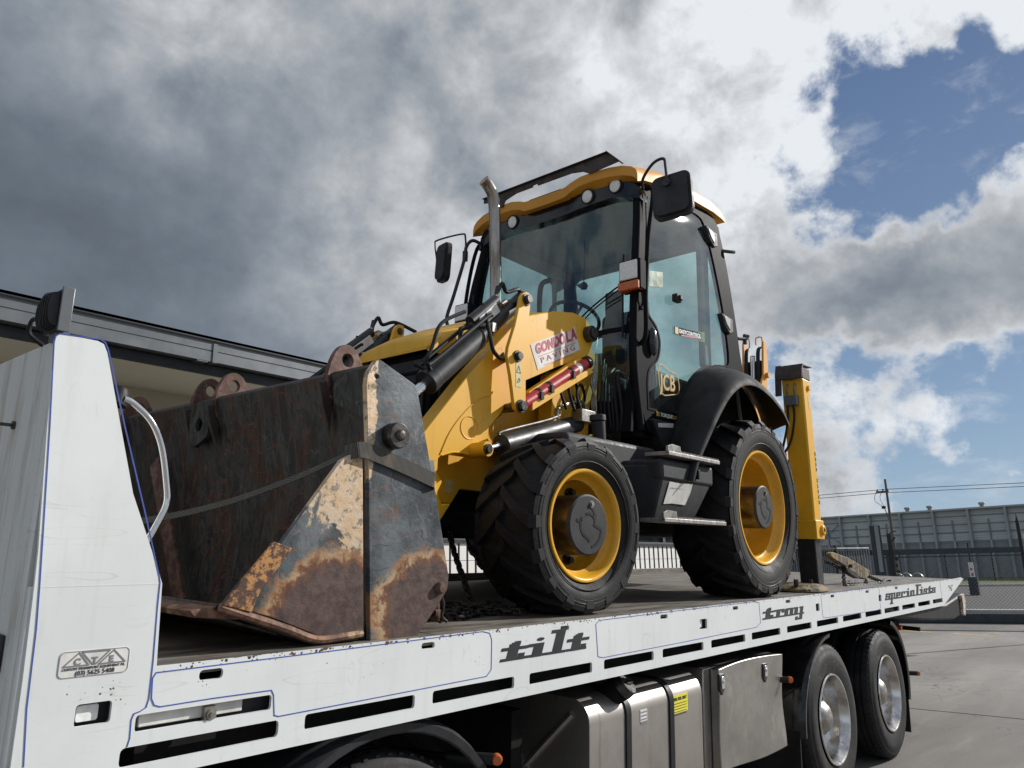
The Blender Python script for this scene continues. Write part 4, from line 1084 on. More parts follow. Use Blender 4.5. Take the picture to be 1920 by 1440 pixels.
def lever(y0):
    o = P([(977, 556), (981, 549), (987, 547), (994, 551), (996, 560), (993, 590), (990, 612), (986, 700), (986, 765), (981, 773), (972, 773), (966, 766), (963, 750), (957, 700), (951, 666), (953, 650), (966, 608)], .60)
    return MB().plate(o, y0, y0 + .022)
for far in (0, 1):
    f = (lambda mb: mir(mb)) if far else (lambda mb: mb)
    lv = part('tilt_lever', f(lever(.60)), M['yellow'], BH, bevel=.004)
    part('inner_plate', f(lever(.815)), M['yellow'], lv, bevel=.004)
    for (px, py, r_, d_) in ((987, 562, .030, .03), (970, 668, .028, .026), (976, 762, .032, .03)):
        x_, z_ = L(px, py, .60)
        part('lever_pin', f(MB().cyl((x_, .60 - d_, z_), (x_, .60, z_), r_ * .82, n=8 if r_ == .028 else 24).cyl((x_, .592, z_), (x_, .602, z_), r_ * 1.15, n=24).cyl((x_, .60, z_), (x_, .84, z_), r_ * .8, n=16)), M['pin'], lv, bevel=.002)
    if not far:
        x_, z_ = L(972, 703, .60)
        lb = part('warning_label', MB().box(x_ - .022, x_ + .022, .5985, .6005, z_ - .066, z_ + .066), M['labelcream'], lv)
        q = [(x_ - .016, z_ + .012), (x_, z_ + .05), (x_ + .016, z_ + .012), (x_ - .016, z_ + .012)]
        part('label_mark', stripe(q, .004, .5975, .599), M['textblack'], lb, smooth=0, fix=False)
        part('label_mark', stripe([(x_ - .012, z_ - .045), (x_ + .004, z_ - .018), (x_ + .014, z_ - .028), (x_ + .002, z_ - .04)], .004, .5975, .599), M['textblack'], lb, smooth=0, fix=False)
    # tilt ram
    a = Vector((L(772, 741, .71)[0], .71, L(772, 741, .71)[1])); b = Vector((L(983, 556, .71)[0], .71, L(983, 556, .71)[1])); d = (b - a)
    w0 = a + d * .12; w1 = a + d * .53; w2 = a + d * .985
    rm = part('tilt_ram', f(MB().cyl(w0, w1, .061, n=32).cyl(w0 - d * .015, w0 + d * .04, .064, .064, 32).cyl(w1 - d * .005, w1 + d * .03, .061, .043, 32).cyl(w1, w2, .042, n=28).cyl(w2, w2 + d * .012, .042, .03, 28)), M['blackpaint'], BH, bevel=.003)
    part('ram_rod', f(MB().cyl(a - d * .1, w0, .024, n=24)), M['chrome'], rm)
    up = Vector((-d.z, 0, d.x)).normalized()
    for off, yy in ((.075, .66), (.085, .74)):
        q0 = w0 + d * .02 + up * off; q1 = a + d * .60 + up * (off - .005)
        part('steel_pipe', f(MB().tube([(w0.x - .01, .68, w0.z + .045), (q0.x - .012, yy, q0.z), (q0.x + .03, yy, q0.z + .025), (q1.x, yy, q1.z), (q1.x + .05, yy, q1.z + .03)], .011, 10)), M['hose'], rm)
    vb = a + d * .66 + up * .065
    bl = MB().box(-.085, .085, -.035, .035, -.028, .028).mapv(lambda v: vb + Vector((d.x, 0, d.z)).normalized() * v.x + Vector((0, v.y, 0)) + up * v.z)
    part('valve_block', f(bl), M['sticker'], rm, bevel=.004)
    vb2 = vb + d * .02 + up * .03
    part('valve_body', f(MB().cyl(vb2 - d * .14, vb2 + d * .10, .030, n=16).cyl(vb2 + up * .0 + d * .1, vb2 + up * .05 + d * .16, .014, n=12)), M['blackpaint'], rm)
    part('fitting', f(MB().cyl(vb - d * .13 + up * .01, vb - d * .08, .020, n=6)), M['steel'], rm)
    part('fitting', f(MB().cyl(vb + d * .09 + up * .03, vb + d * .14 + up * .045, .016, n=6)), M['steel'], rm)
    part('fitting', f(MB().cyl(a + d * .80 + up * .05, a + d * .84 + up * .05, .018, n=8)), M['steel'], rm)
    part('hose_clamp', f(MB().cyl(a + d * .615, a + d * .632, .048, n=24).box((a + d * .62).x - .01, (a + d * .62).x + .02, .655, .67, (a + d * .62).z - .02, (a + d * .62).z + .03)), M['steel'], rm)
    hs = [([vb - d * .12, vb - d * .2 + up * .03, w1 - d * .10 + up * .06, w1 - d * .18 + up * .02, w1 - d * .16 - up * .06 + Vector((0, .1, 0)), w1 - up * .14 + Vector((0, .12, 0))], .013),
          ([vb + d * .14 + up * .05, vb + d * .22 + up * .08, w2 - d * .10 + up * .09, w2 + up * .05, w2 + d * .03 - up * .06 + Vector((0, .1, 0))], .012),
          ([vb + d * .02 + up * .06, a + d * .56 + up * .0 + Vector((0, -.07, 0)), a + d * .53 - up * .09 + Vector((0, -.07, 0)), a + d * .58 - up * .17 + Vector((0, -.05, 0)), a + d * .68 - up * .16 + Vector((0, .02, 0))], .011),
          ([w0 + up * .08 + d * .02, w0 + d * .12 + up * .12, vb - d * .30 + up * .12, vb - d * .12 + up * .09], .010)]
    if far: hs = hs[:3]
    for pts, r_ in hs: part('hydraulic_hose', f(MB().tube(pts, r_, 8, 6)), M['hose'], rm)
    # hoses running down the inside of the arm
    for k in range(3):
        q = [Vector((x_, .83 + .02 * k, z_ - .018 * k)) for x_, z_ in P([(975, 600), (940, 655), (890, 720), (845, 765), (800, 815)], .83)]
        part('hydraulic_hose', f(MB().tube(q, .013, 8, 5)), M['hose'], rm)
    # lift ram
    a = Vector((L(912, 842, .64)[0], .64, L(912, 842, .64)[1])); b = Vector((L(1108, 790, .64)[0], .70, L(1108, 790, .64)[1])); d = b - a
    w0 = a + d * .14; w1 = a + d * .93
    rm = part('lift_ram', f(MB().cyl(w0, w1, .052, n=32).cyl(w0 - d * .01, w0 + d * .05, .056, n=32)), M['blackpaint'], BH, bevel=.003)
    part('ram_rod', f(MB().cyl(a, w0, .024, n=24)), M['chrome'], rm)
    up = Vector((-d.z, 0, d.x)).normalized()
    part('steel_pipe', f(MB().tube([w0 + up * .045, w0 + up * .066 + d * .02, w0 + up * .066 + d * .45, a + d * .75 + up * .075], .008, 8)), M['blackpaint'], rm)
    part('steel_pipe', f(MB().tube([a + d * .72 + up * .06, a + d * .76 + up * .12, a + d * 1.0 + up * .13, a + d * 1.06 + up * .08, a + d * 1.0 + up * .04], .010, 8)), M['steel'], rm)
    vb = a + d * .93 + up * .045
    part('valve_block', f(MB().box(vb.x - .07, vb.x + .07, .60, .68, vb.z - .045, vb.z + .03)), M['steel'], rm, bevel=.004)
    for k, (dx_, h_) in enumerate(((-.20, .17), (-.12, .20), (-.04, .16))):
        q = [vb + Vector((dx_ + .05, -.04, .02)), vb + Vector((dx_ - .02, -.05, h_ * .7)), vb + Vector((dx_ + .06, -.02, h_ + .04)), vb + Vector((dx_ + .20, .05, h_ * .9)), vb + Vector((.18, .1, .05)), vb + Vector((.22, .15, -.12))]
        part('hydraulic_hose', f(MB().tube(q, .009, 8, 6)), M['hose'], rm)
# torn advertising sticker on the near arm
o = P([(994, 646), (1058, 621), (1070, 622), (1076, 611), (1087, 656), (1050, 672), (1008, 694)], .70)
gs = part('advert_sticker', MB().plate(o, .6975, .701), M['sticker'], arms[0])
a = Vector(L(1003, 660, .7)); b = Vector(L(1080, 631, .7)); dr_ = (b - a)
mb = MB(); wd = 'GONDOLA'
for i, ch in enumerate(wd):
    t_ = (i + .5) / len(wd); hh = 4 * (t_ - .5) ** 2 if t_ > .5 else 4 * (t_ - .5) ** 2 * .2
    q = a + dr_ * t_ + Vector((-dr_.y, dr_.x)).normalized() * (-.012 + .0 * hh)
    ang = atan2(dr_.y, dr_.x)
    l_ = lettering(ch, .078 * (1 + .45 * max(0, t_ - .45)), (q.x, .6965, q.y), (cos(ang), 0, sin(ang)), (-sin(ang) * .6 + 0, 0, 1), bold=.004, align='CENTER')
    l_.mapv(lambda v, qx=q.x: (qx + (v.x - qx) * .95, v.y, v.z))
    mb.add(l_.v, l_.f)
part('sticker_lettering', mb, M['textred'], gs, smooth=0)
ang = atan2(dr_.y, dr_.x); a2 = Vector(L(1014, 681, .7))
part('sticker_lettering', lettering('PAVING', .044, (a2.x, .6965, a2.y), (cos(ang), 0, sin(ang)), (-sin(ang), 0, cos(ang)), bold=0.0, space=1.5, width=dr_.length * .82), M['textred'], gs, smooth=0)
for p0, p1 in (((1009, 669), (1078, 643)), ((1019, 685), (1076, 664))):
    part('sticker_rule', stripe(P([p0, p1], .7), .003, .6965, .699), M['textred'], gs, smooth=0, fix=False)
o = P([(800, 863), (813, 863), (815, 885), (802, 884)], .70)
lb = part('warning_label', MB().plate(o, .6985, .701), M['textgrey'], arms[0])
x_, z_ = L(842, 912, .86)
part('warning_label', MB().box(x_ - .03, x_ + .03, .8575, .861, z_ - .035, z_ + .035), M['labelcream'], BH)

# ---- bucket
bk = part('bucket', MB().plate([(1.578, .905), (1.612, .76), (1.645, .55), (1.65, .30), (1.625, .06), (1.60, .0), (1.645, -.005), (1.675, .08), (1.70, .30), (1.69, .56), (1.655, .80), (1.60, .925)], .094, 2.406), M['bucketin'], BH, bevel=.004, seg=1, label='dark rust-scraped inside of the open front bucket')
def side(): return MB().plate(P([(700, 678), (709, 674), (775, 722), (780, 735), (805, 878), (814, 925), (838, 1080), (836, 1103), (818, 1134), (775, 1197), (700, 1206), (690, 1205), (688, 1000), (687, 850), (683, 722), (686, 700)], .08), .07, .092, holes=[circle(*L(706, 705, .07), .009, 12)])
sps = both('side_plate', side, M['sideplate'], bk, bevel=.003)
def clam(): return MB().plate(P([(639, 862), (655, 853), (678, 853), (680, 1188), (655, 1192), (603, 1196), (560, 1178), (500, 1155), (416, 1134), (460, 1080), (525, 1018)], .08), .074, .094)
both('clam_side', clam, M['clam'], bk, bevel=.003)
def cheek(): return MB().plate(P([(416, 1134), (470, 1066), (512, 1015), (546, 1028), (536, 1045), (490, 1100), (470, 1148)], .07), .064, .074)
both('wear_plate', cheek, M['fleck'], bk, bevel=.002)
def lip(): return MB().tube([(x, .078, z) for x, z in P([(414, 1138), (470, 1157), (540, 1180), (592, 1199), (640, 1194), (679, 1187)], .075)], .013, 8, 3)
both('edge_bar', lip, M['lip'], bk)
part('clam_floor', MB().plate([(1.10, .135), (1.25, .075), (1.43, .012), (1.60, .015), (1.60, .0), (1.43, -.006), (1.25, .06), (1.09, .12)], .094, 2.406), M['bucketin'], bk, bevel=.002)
part('cutting_edge', MB().plate([(1.02, .120), (1.13, .130), (1.20, .085), (1.04, .10)], .10, 2.40), M['lip'], bk, bevel=.003)
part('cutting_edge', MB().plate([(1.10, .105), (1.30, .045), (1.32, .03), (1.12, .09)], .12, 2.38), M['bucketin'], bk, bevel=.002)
def lug(y0, x0=1.64):
    o = [(x0 - .055, .83), (x0 - .07, .90), (x0 - .062, .95), (x0 - .042, 1.0), (x0 - .015, 1.03), (x0 + .018, 1.037), (x0 + .05, 1.022), (x0 + .075, .985), (x0 + .105, .93), (x0 + .09, .88), (x0 + .06, .82), (x0 + .02, .78)]
    o = spline(o, 3, True)
    return MB().plate(o, y0, y0 + .025, holes=[circle(x0 + .014, .978, .026, 20)])
for y0 in (.33, 1.16, 1.37, 2.145):
    part('lug', lug(y0), M['lug'], bk, bevel=.003)
part('lug_gusset', MB().plate([(1.17, .90), (1.385, .90), (1.36, .74), (1.30, .70), (1.20, .74)], 1.565, 1.585, 'x', [circle(1.28, .80, .03, 16)]), M['bucketin'], bk, bevel=.003)
for y0 in (.33, 1.16, 1.37, 2.145):
    part('lug_fin', MB().plate([(1.60, .89), (1.535, .875), (1.56, .79), (1.60, .70)], y0 + .003, y0 + .022), M['capbrown'], bk, bevel=.003)
part('gusset', MB().plate([(.10, .905), (.33, .905), (.30, .80), (.10, .72)], 1.585, 1.60, 'x'), M['bucketin'], bk)
part('slanted_bar', MB().band([(1.585, 1.72, .66), (1.56, 1.45, .33), (1.54, 1.22, .04)], (0, .07, .03), .012), M['lug'], bk, label='brown diagonal bar inside the bucket')  # flat brown strip laid slantwise in front of the bucket's back plate
x_, z_ = L(744, 817, .045)
part('bucket_pin', MB().cyl((x_, .038, z_), (x_, .072, z_), .046, n=32).cyl((x_, .026, z_), (x_, .04, z_), .043, .046, 32).lathe([(0, -.012), (.014, -.010), (.019, -.004), (.020, .004)], (x_, .024, z_), (0, 1, 0), 20), M['pin'], bk, bevel=.002)
x_, z_ = L(827, 1103, .06)
part('bolt', MB().lathe([(0, -.014), (.014, -.012), (.022, 0), (.023, .012)], (x_, .062, z_), (0, 1, 0), 20), M['lug'], bk)
part('quick_hitch', MB().box(1.66, 1.80, .62, .86, .15, .80).box(1.66, 1.80, 1.64, 1.88, .15, .80).box(1.68, 1.74, .3, 2.2, .40, .55), M['underbody'], bk, bevel=.01)
both('hitch_arm', lambda: MB().plate([(1.75, .65), (2.02, .78), (2.36, .80), (2.55, .60), (2.45, .42), (1.8, .20)], .73, .78), M['yellow'], bk, bevel=.004)
# ---- cab
def yS(z):      # the near side of the cab leans in towards the roof
    return .465 + (.055 * ((z - 1.9) / .9) ** 2 if z > 1.9 else 0)
ZC = [1.3, 1.5, 1.7, 1.9, 2.0, 2.1, 2.2, 2.3, 2.4, 2.5, 2.6, 2.7, 2.8]
def bend(mb, y0=.465): return mb.cut(2, ZC).mapv(lambda v: (v.x, v.y + yS(v.z) - .465 + (4.6 - v.x) * .03, v.z))
frame_o = [(4.08, 1.02), (3.995, 1.20), (3.965, 1.45), (3.965, 1.75), (4.01, 2.15), (4.08, 2.50), (4.14, 2.72), (4.20, 2.80), (4.60, 2.86), (5.02, 2.885), (5.17, 2.87), (5.235, 2.80), (5.27, 2.60), (5.33, 2.20), (5.41, 1.80), (5.47, 1.60), (5.20, 1.55), (4.95, 1.52), (4.78, 1.44), (4.62, 1.30), (4.54, 1.14), (4.62, 1.06), (4.50, .99), (4.22, .985)]
glass_o = spline([(4.19, 2.66), (4.45, 2.735), (4.80, 2.785), (4.93, 2.785), (4.99, 2.745), (5.04, 2.60), (5.10, 2.35), (5.16, 2.10), (5.21, 1.85), (5.225, 1.72), (5.19, 1.645), (5.00, 1.615), (4.82, 1.535), (4.66, 1.42), (4.54, 1.27), (4.475, 1.185), (4.44, 1.175), (4.12, 1.165), (4.09, 1.19), (4.085, 1.36), (4.12, 1.44), (4.20, 1.50), (4.235, 1.58), (4.235, 1.66), (4.19, 1.735), (4.11, 1.79), (4.085, 1.86), (4.095, 2.15), (4.14, 2.45)], 3, True)
for far in (0, 1):
    f = (lambda mb: mir(mb)) if far else (lambda mb: mb)
    sf = part('cab_side_frame', f(bend(MB().plate(frame_o, .465, .505, holes=[glass_o]))), M['cabblack'], BH, bevel=.004, seg=1)
    dg = part('door_glass', f(bend(MB().plate(glass_o, .470, .475))), M['glass'], BH, smooth=60)
    part('door_seal', f(bend(stripe(glass_o + [glass_o[0]], .014, .461, .47))), M['cabblack'], sf, smooth=0, fix=False)
    part('front_pillar', f(MB().tube([(4.02, .50, 1.02), (3.955, .50, 1.4), (3.96, .50, 1.75), (4.0, .505, 2.15), (4.07, .53, 2.5), (4.12, .56, 2.76)], .030, 12, 5)), M['cabblack'], BH)
    part('grab_handle', f(MB().tube([(4.14, .50, 2.70), (4.11, .43, 2.64), (4.03, .425, 2.30), (3.985, .425, 1.90), (3.985, .425, 1.68), (3.99, .44, 1.60), (4.0, .48, 1.57)], .0155, 12, 5)), M['cabblack'], BH)
    part('rear_post', f(MB().tube([(5.47, .53, 1.55), (5.40, .53, 1.85), (5.30, .535, 2.35), (5.245, .55, 2.80)], .034, 12, 4)), M['cabblack'], BH)
    lk = part('door_lock', f(MB().lathe([(0, -.022), (.030, -.020), (.045, -.008), (.05, .002)], (0, 0, 0), (0, 1, 0), 24).mapv(lambda v: (4.135 + v.x * .95, .462 + v.y, 1.615 + v.z * 2.0))), M['blackgloss'], sf)
    for zc, xc in ((2.655, 5.05), (1.985, 5.185)):
        yy = yS(zc)
        hg = part('door_hinge', f(MB().plate([(xc - .10, zc + .055), (xc + .09, zc + .045), (xc + .10, zc - .055), (xc + .03, zc - .085), (xc - .05, zc - .03)], yy - .040, yy + .005)), M['blackplastic'], sf, bevel=.008)
        part('hinge_plate', f(MB().plate([(xc - .075, zc + .04), (xc + .035, zc + .032), (xc + .030, zc - .058), (xc - .03, zc - .02)], yy - .046, yy - .038)), M['textgrey'], hg, bevel=.004)
    part('window_catch', f(MB().box(4.40, 4.47, .425, .468, 1.955, 2.01).box(4.42, 4.46, .41, .43, 1.965, 2.0)), M['blackplastic'], dg, bevel=.006)
    if not far:
        jx, jz = 4.33, 1.375
        lg = part('maker_badge', stripe(spline([(jx - .12, jz + .10), (jx - .10, jz - .085), (jx + .05, jz - .075), (jx + .135, jz - .05), (jx + .14, jz + .02), (jx + .11, jz + .075), (jx + .02, jz + .08)], 3, True) + [(jx - .12, jz + .10)], .007, .4665, .469), M['textyellow'], dg, smooth=0, fix=False)
        part('badge_lettering', lettering('JCB', .15, (jx - .105, .468, jz - .062), (1, 0, .08), (0, 0, 1), bold=.003, width=.205), M['textyellow'], lg, smooth=0)
        a = L(1265, 613, .466); b = L(1315, 626, .466)
        ez = part('name_strip', MB().plate([(a[0], a[1] + .005), (b[0], b[1] + .005), (b[0], b[1] - .045), (a[0], a[1] - .05)], .4655, .469), M['blackgloss'], dg)
        part('strip_mark', MB().plate([(a[0] + .003, a[1] + .003), (a[0] + .05, a[1] + .006), (a[0] + .05, a[1] - .042), (a[0] + .003, a[1] - .045)], .4645, .4655), M['textyellow'], ez)
        part('strip_lettering', lettering('EASYCONTROL', .04, (a[0] + .06, .4645, a[1] - .028), (b[0] - a[0], 0, b[1] - a[1]), (0, 0, 1), bold=.0012, width=(b[0] - a[0]) * .82), M['textwhite'], ez, smooth=0)
        part('strip_rule', MB().plate([(a[0] + .09, a[1] - .034), (b[0] - .01, b[1] - .032), (b[0] - .01, b[1] - .042), (a[0] + .09, a[1] - .044)], .4645, .4655), M['textred'], ez)
        part('green_tag', MB().plate([(4.80, 1.835), (4.90, 1.85), (4.90, 1.775), (4.80, 1.765)], .4785, .4795), simple('green_inspection_tag', (.20, .32, .05), .5), dg)
        part('torque_mark', MB().plate([(4.16, 1.125), (4.195, 1.128), (4.195, 1.158), (4.16, 1.155)], .4625, .466), M['textyellow'], sf)
        part('torque_lettering', lettering('TORQUE', .034, (4.205, .4625, 1.13), (1, 0, .03), (0, 0, 1), bold=.001, shear=.25, width=.16), M['textwhite'], sf, smooth=0)
        part('torque_lettering', lettering('LOCK', .034, (4.37, .4625, 1.134), (1, 0, .03), (0, 0, 1), bold=.001, shear=.25, width=.10), M['textyellow'], sf, smooth=0)
        part('inner_label', MB().plate([(4.12, 2.10), (4.30, 2.14), (4.30, 2.03), (4.12, 1.99)], .4765, .478), M['greenlabel'], dg)

# sill, lower front panels
both('cab_sill', lambda: MB().plate([(4.09, 1.10), (4.60, 1.10), (4.66, 1.0), (4.55, .90), (4.24, .90)], .445, .60), M['blackplastic'], BH, bevel=.012)
part('sill_label', MB().plate(P([(1234, 793), (1263, 794), (1262, 802), (1235, 801)], .444), .4435, .4455), M['sticker'], BH)
def xw(y, z): return 3.99 + .12 * (z - 1.73) - .05 * (1 - min(1, ((y - 1.25) / .74) ** 2))
def front(poly, x0, x1, holes=()):
    mb = MB().plate(poly, x0, x1, 'x', holes).cut(1, [.6 + .1 * k for k in range(14)]).cut(2, [1.3 + .2 * k for k in range(8)])
    return mb.mapv(lambda v: (v.x + xw(v.y, v.z), v.y, v.z))
ws_o = rrect(.545, 1.955, 1.70, 2.66, .06, 5)
part('windscreen', front(ws_o, -.003, .003), M['glassdark'], BH, smooth=60)
part('windscreen_surround', front(rrect(.50, 2.0, 1.66, 2.70, .08, 5), .004, .03, [ws_o]), M['cabblack'], BH, smooth=60)
def lowg(): return front(spline([(.525, 1.64), (.82, 1.64), (.83, 1.5), (.83, 1.24), (.62, 1.215), (.55, 1.25), (.525, 1.38)], 3, True), -.003, .003)
both('lower_glass', lowg, M['glassdark'], BH, smooth=60)
part('firewall', front([(.50, 1.0), (2.0, 1.0), (2.0, 1.69), (.50, 1.69)], .006, .03, [spline([(.525, 1.64), (.82, 1.64), (.83, 1.5), (.83, 1.24), (.62, 1.215), (.55, 1.25), (.525, 1.38)], 3, True), [(2.5 - y, z) for y, z in spline([(.525, 1.64), (.82, 1.64), (.83, 1.5), (.83, 1.24), (.62, 1.215), (.55, 1.25), (.525, 1.38)], 3, True)]]), M['cabblack'], BH, smooth=60)
part('cab_floor', MB().box(4.0, 5.4, .52, 1.98, .98, 1.04), M['underbody'], BH)
rl = lambda v: (v.x + (2.8 - v.z) * .19 - .13, v.y, v.z)
part('rear_wall', MB().plate([(.5, 1.0), (2.0, 1.0), (2.0, 2.8), (.5, 2.8)], 5.36, 5.38, 'x', [rrect(.58, 1.20, 1.45, 2.66, .06), rrect(1.30, 1.92, 1.98, 2.66, .06)]).mapv(rl), M['interior'], BH)
both('rear_glass', lambda: MB().plate(rrect(.58, 1.20, 1.45, 2.66, .06), 5.368, 5.373, 'x').mapv(rl), M['glass'], BH)
hl_ = part('head_lining', MB().plate([(4.06, 2.74), (4.2, 2.715), (4.6, 2.72), (5.2, 2.72), (5.24, 2.72), (5.24, 2.80), (4.10, 2.80)], .56, 1.94), M['interior'], BH, bevel=.02)
both('inner_trim', lambda: MB().box(4.98, 5.10, .525, .575, 1.62, 2.70), M['interior'], BH, bevel=.015)
part('inner_trim', MB().box(4.25, 5.1, 1.90, 1.955, 2.60, 2.72), M['interior'], hl_, bevel=.02)
# visor, lamps
visor = [(.50, 2.60), (.52, 2.70), (.60, 2.775), (.75, 2.795), (.90, 2.795), (1.03, 2.765), (1.08, 2.74), (1.25, 2.735), (1.42, 2.74), (1.47, 2.765), (1.60, 2.795), (1.75, 2.795), (1.90, 2.775), (1.98, 2.70), (2.0, 2.60),
         (1.92, 2.63), (1.80, 2.66), (1.62, 2.655), (1.50, 2.645), (1.42, 2.635), (1.25, 2.632), (1.08, 2.635), (1.0, 2.645), (.88, 2.655), (.70, 2.66), (.58, 2.63)]
vz = part('visor', MB().plate(visor, -.045, .05, 'x').cut(1, [.6 + .1 * k for k in range(14)]).mapv(lambda v: (v.x + xw(v.y, 2.7) + .0, v.y, v.z)), M['blackgloss'], BH, bevel=.006, smooth=50)
for y_, z_ in ((.68, 2.735), (.90, 2.715), (1.60, 2.715), (1.82, 2.735)):
    x_ = xw(y_, 2.72) - .068
    dn = Vector((1, .10 * (1 if y_ > 1.25 else -1) * 0, .15))
    lp = part('work_lamp', MB().lathe([(.052, .05), (.056, .02), (.052, .004), (.046, .0)], (x_, y_, z_), dn, 28), M['blackplastic'], BH)
    part('lens', MB().lathe([(0, -.002), (.03, .0), (.044, .006), (.046, .02)], (x_, y_, z_), dn, 28), M['lens'], lp)
# roof shell
YS = [.485, .495, .53, .60, .70, .82, .93, 1.01, 1.06, 1.12, 1.25]
TP = {4.00: [2.755, 2.79, 2.82, 2.845, 2.858, 2.862, 2.857, 2.835, 2.815, 2.810, 2.808],
      4.06: [2.775, 2.815, 2.85, 2.875, 2.888, 2.890, 2.885, 2.862, 2.845, 2.838, 2.835],
      4.30: [2.865, 2.895, 2.92, 2.935, 2.945, 2.948, 2.94, 2.92, 2.90, 2.89, 2.885],
      4.70: [2.925, 2.955, 2.975, 2.985, 2.99, 2.99, 2.98, 2.96, 2.94, 2.93, 2.925],
      5.10: [2.945, 2.97, 2.985, 2.99, 2.99, 2.99, 2.98, 2.96, 2.94, 2.93, 2.925],
      5.25: [2.920, 2.95, 2.965, 2.97, 2.97, 2.97, 2.96, 2.94, 2.92, 2.91, 2.905],
      5.30: [2.890, 2.90, 2.91, 2.92, 2.92, 2.92, 2.91, 2.90, 2.89, 2.88, 2.875]}
BT = {4.00: [2.70, 2.725, 2.75, 2.775, 2.79, 2.796, 2.79, 2.768, 2.74, 2.735, 2.732],
      4.06: 2.74, 4.30: 2.80, 4.70: 2.855, 5.10: 2.885, 5.25: 2.88, 5.30: 2.87}
vs = []; xs = sorted(TP); ny = len(YS) * 2 - 1
ys2 = YS + [2.5 - y for y in reversed(YS[:-1])]
for x in xs:
    tp = TP[x] + list(reversed(TP[x][:-1])); bt = BT[x] if isinstance(BT[x], list) else [BT[x]] * len(YS); bt = bt + list(reversed(bt[:-1]))
    for zz in (tp, bt):
        for y_, z_ in zip(ys2, zz):
            dx = (-.05 * (1 - ((y_ - 1.25) / .77) ** 2) - (.03 if x == 4.0 else .0)) * (1 if x < 4.1 else 0)
            vs.append((x + dx + .035, y_, z_))
fs = []
for i in range(len(xs) - 1):
    for lv in (0, 1):
        b0 = (i * 2 + lv) * ny; b1 = ((i + 1) * 2 + lv) * ny
        for k in range(ny - 1): fs.append((b0 + k, b0 + k + 1, b1 + k + 1, b1 + k))
    for k in (0, ny - 1):
        fs.append((i * 2 * ny + k, (i * 2 + 1) * ny + k, ((i + 1) * 2 + 1) * ny + k, (i + 1) * 2 * ny + k))
for i in (0, len(xs) - 1):
    for k in range(ny - 1): fs.append((i * 2 * ny + k, i * 2 * ny + k + 1, (i * 2 + 1) * ny + k + 1, (i * 2 + 1) * ny + k))
rf = part('roof', MB().add(vs, fs), M['orange'], BH, smooth=40)
part('roof_vent', MB().box(3.99, 4.03, 1.12, 1.42, 2.80, 2.838), M['hose'], rf, bevel=.004)
bar = [(.60, 2.865), (.63, 2.90), (.685, 2.955), (1.86, 2.955), (1.86, 2.925), (1.72, 2.900), (1.685, 2.84), (1.655, 2.84), (1.63, 2.885), (1.52, 2.910), (1.36, 2.910), (1.355, 2.925), (1.315, 2.925), (1.31, 2.908), (1.0, 2.905), (.90, 2.885), (.84, 2.85)]
part('roof_bar', MB().plate(bar, 3.955, 3.965, 'x').box(3.935, 3.998, .69, 1.86, 2.955, 2.961).plate([(.61, 2.87), (.69, 2.958), (.69, 2.966), (.60, 2.875)], 3.93, 4.02, 'x'), M['capbrown'], BH, bevel=.002, label='dark brown steel bar across the front of the cab roof')
# mirrors and lamps
def mirror_body(c, hy, hz, rot, tilt=0):
    mb = MB().plate(rrect(-hy, hy, -hz, hz, .05, 5), -.02, .02, 'x')
    mb.add(*[(lambda m_: (m_.v, m_.f))(MB().plate(rrect(-hy * .86, hy * .86, -hz * .88, hz * .88, .045, 5), -.045, -.02, 'x'))][0])
    R_ = Matrix.Rotation(rot, 3, 'Z') @ Matrix.Rotation(tilt, 3, 'X')
    return mb.mapv(lambda v: R_ @ v + Vector(c))
mn = part('mirror', mirror_body((4.02, .235, 2.52), .132, .150, radians(8), radians(-3)), M['blackplastic'], BH, bevel=.012)
part('mirror_face', mirror_body((4.044, .238, 2.52), .12, .138, radians(8), radians(-3)).mapv(lambda v: (max(v.x, 4.03), v.y, v.z)), M['chrome'], mn)
part('mirror_stay', MB().tube([(4.10, .50, 2.68), (4.0, .44, 2.70), (3.96, .34, 2.76), (3.955, .26, 2.765), (3.955, .245, 2.70), (3.96, .24, 2.60)], .010, 10, 5).cyl((3.955, .245, 2.60), (3.985, .245, 2.60), .026, n=18), M['blackpaint'], mn)
mf = part('mirror', mirror_body((4.0, 2.33, 2.555), .085, .165, radians(-16), radians(5)), M['blackplastic'], BH, bevel=.012)
part('mirror_stay', MB().tube([(4.10, 2.0, 2.66), (4.02, 2.03, 2.68), (3.98, 2.06, 2.62), (3.96, 2.06, 2.50), (3.90, 2.10, 2.20), (3.87, 2.14, 2.0), (3.90, 2.10, 1.90)], .014, 10, 5), M['blackpaint'], mf)
part('mirror_loop', MB().tube([(3.98, 2.065, 2.56), (3.975, 2.07, 2.70), (3.98, 2.12, 2.745), (3.98, 2.40, 2.765), (3.98, 2.43, 2.73), (3.98, 2.40, 2.58)], .0075, 8, 5).cyl((3.975, 2.065, 2.50), (3.975, 2.065, 2.58), .022, n=12), M['blackpaint'], mf)
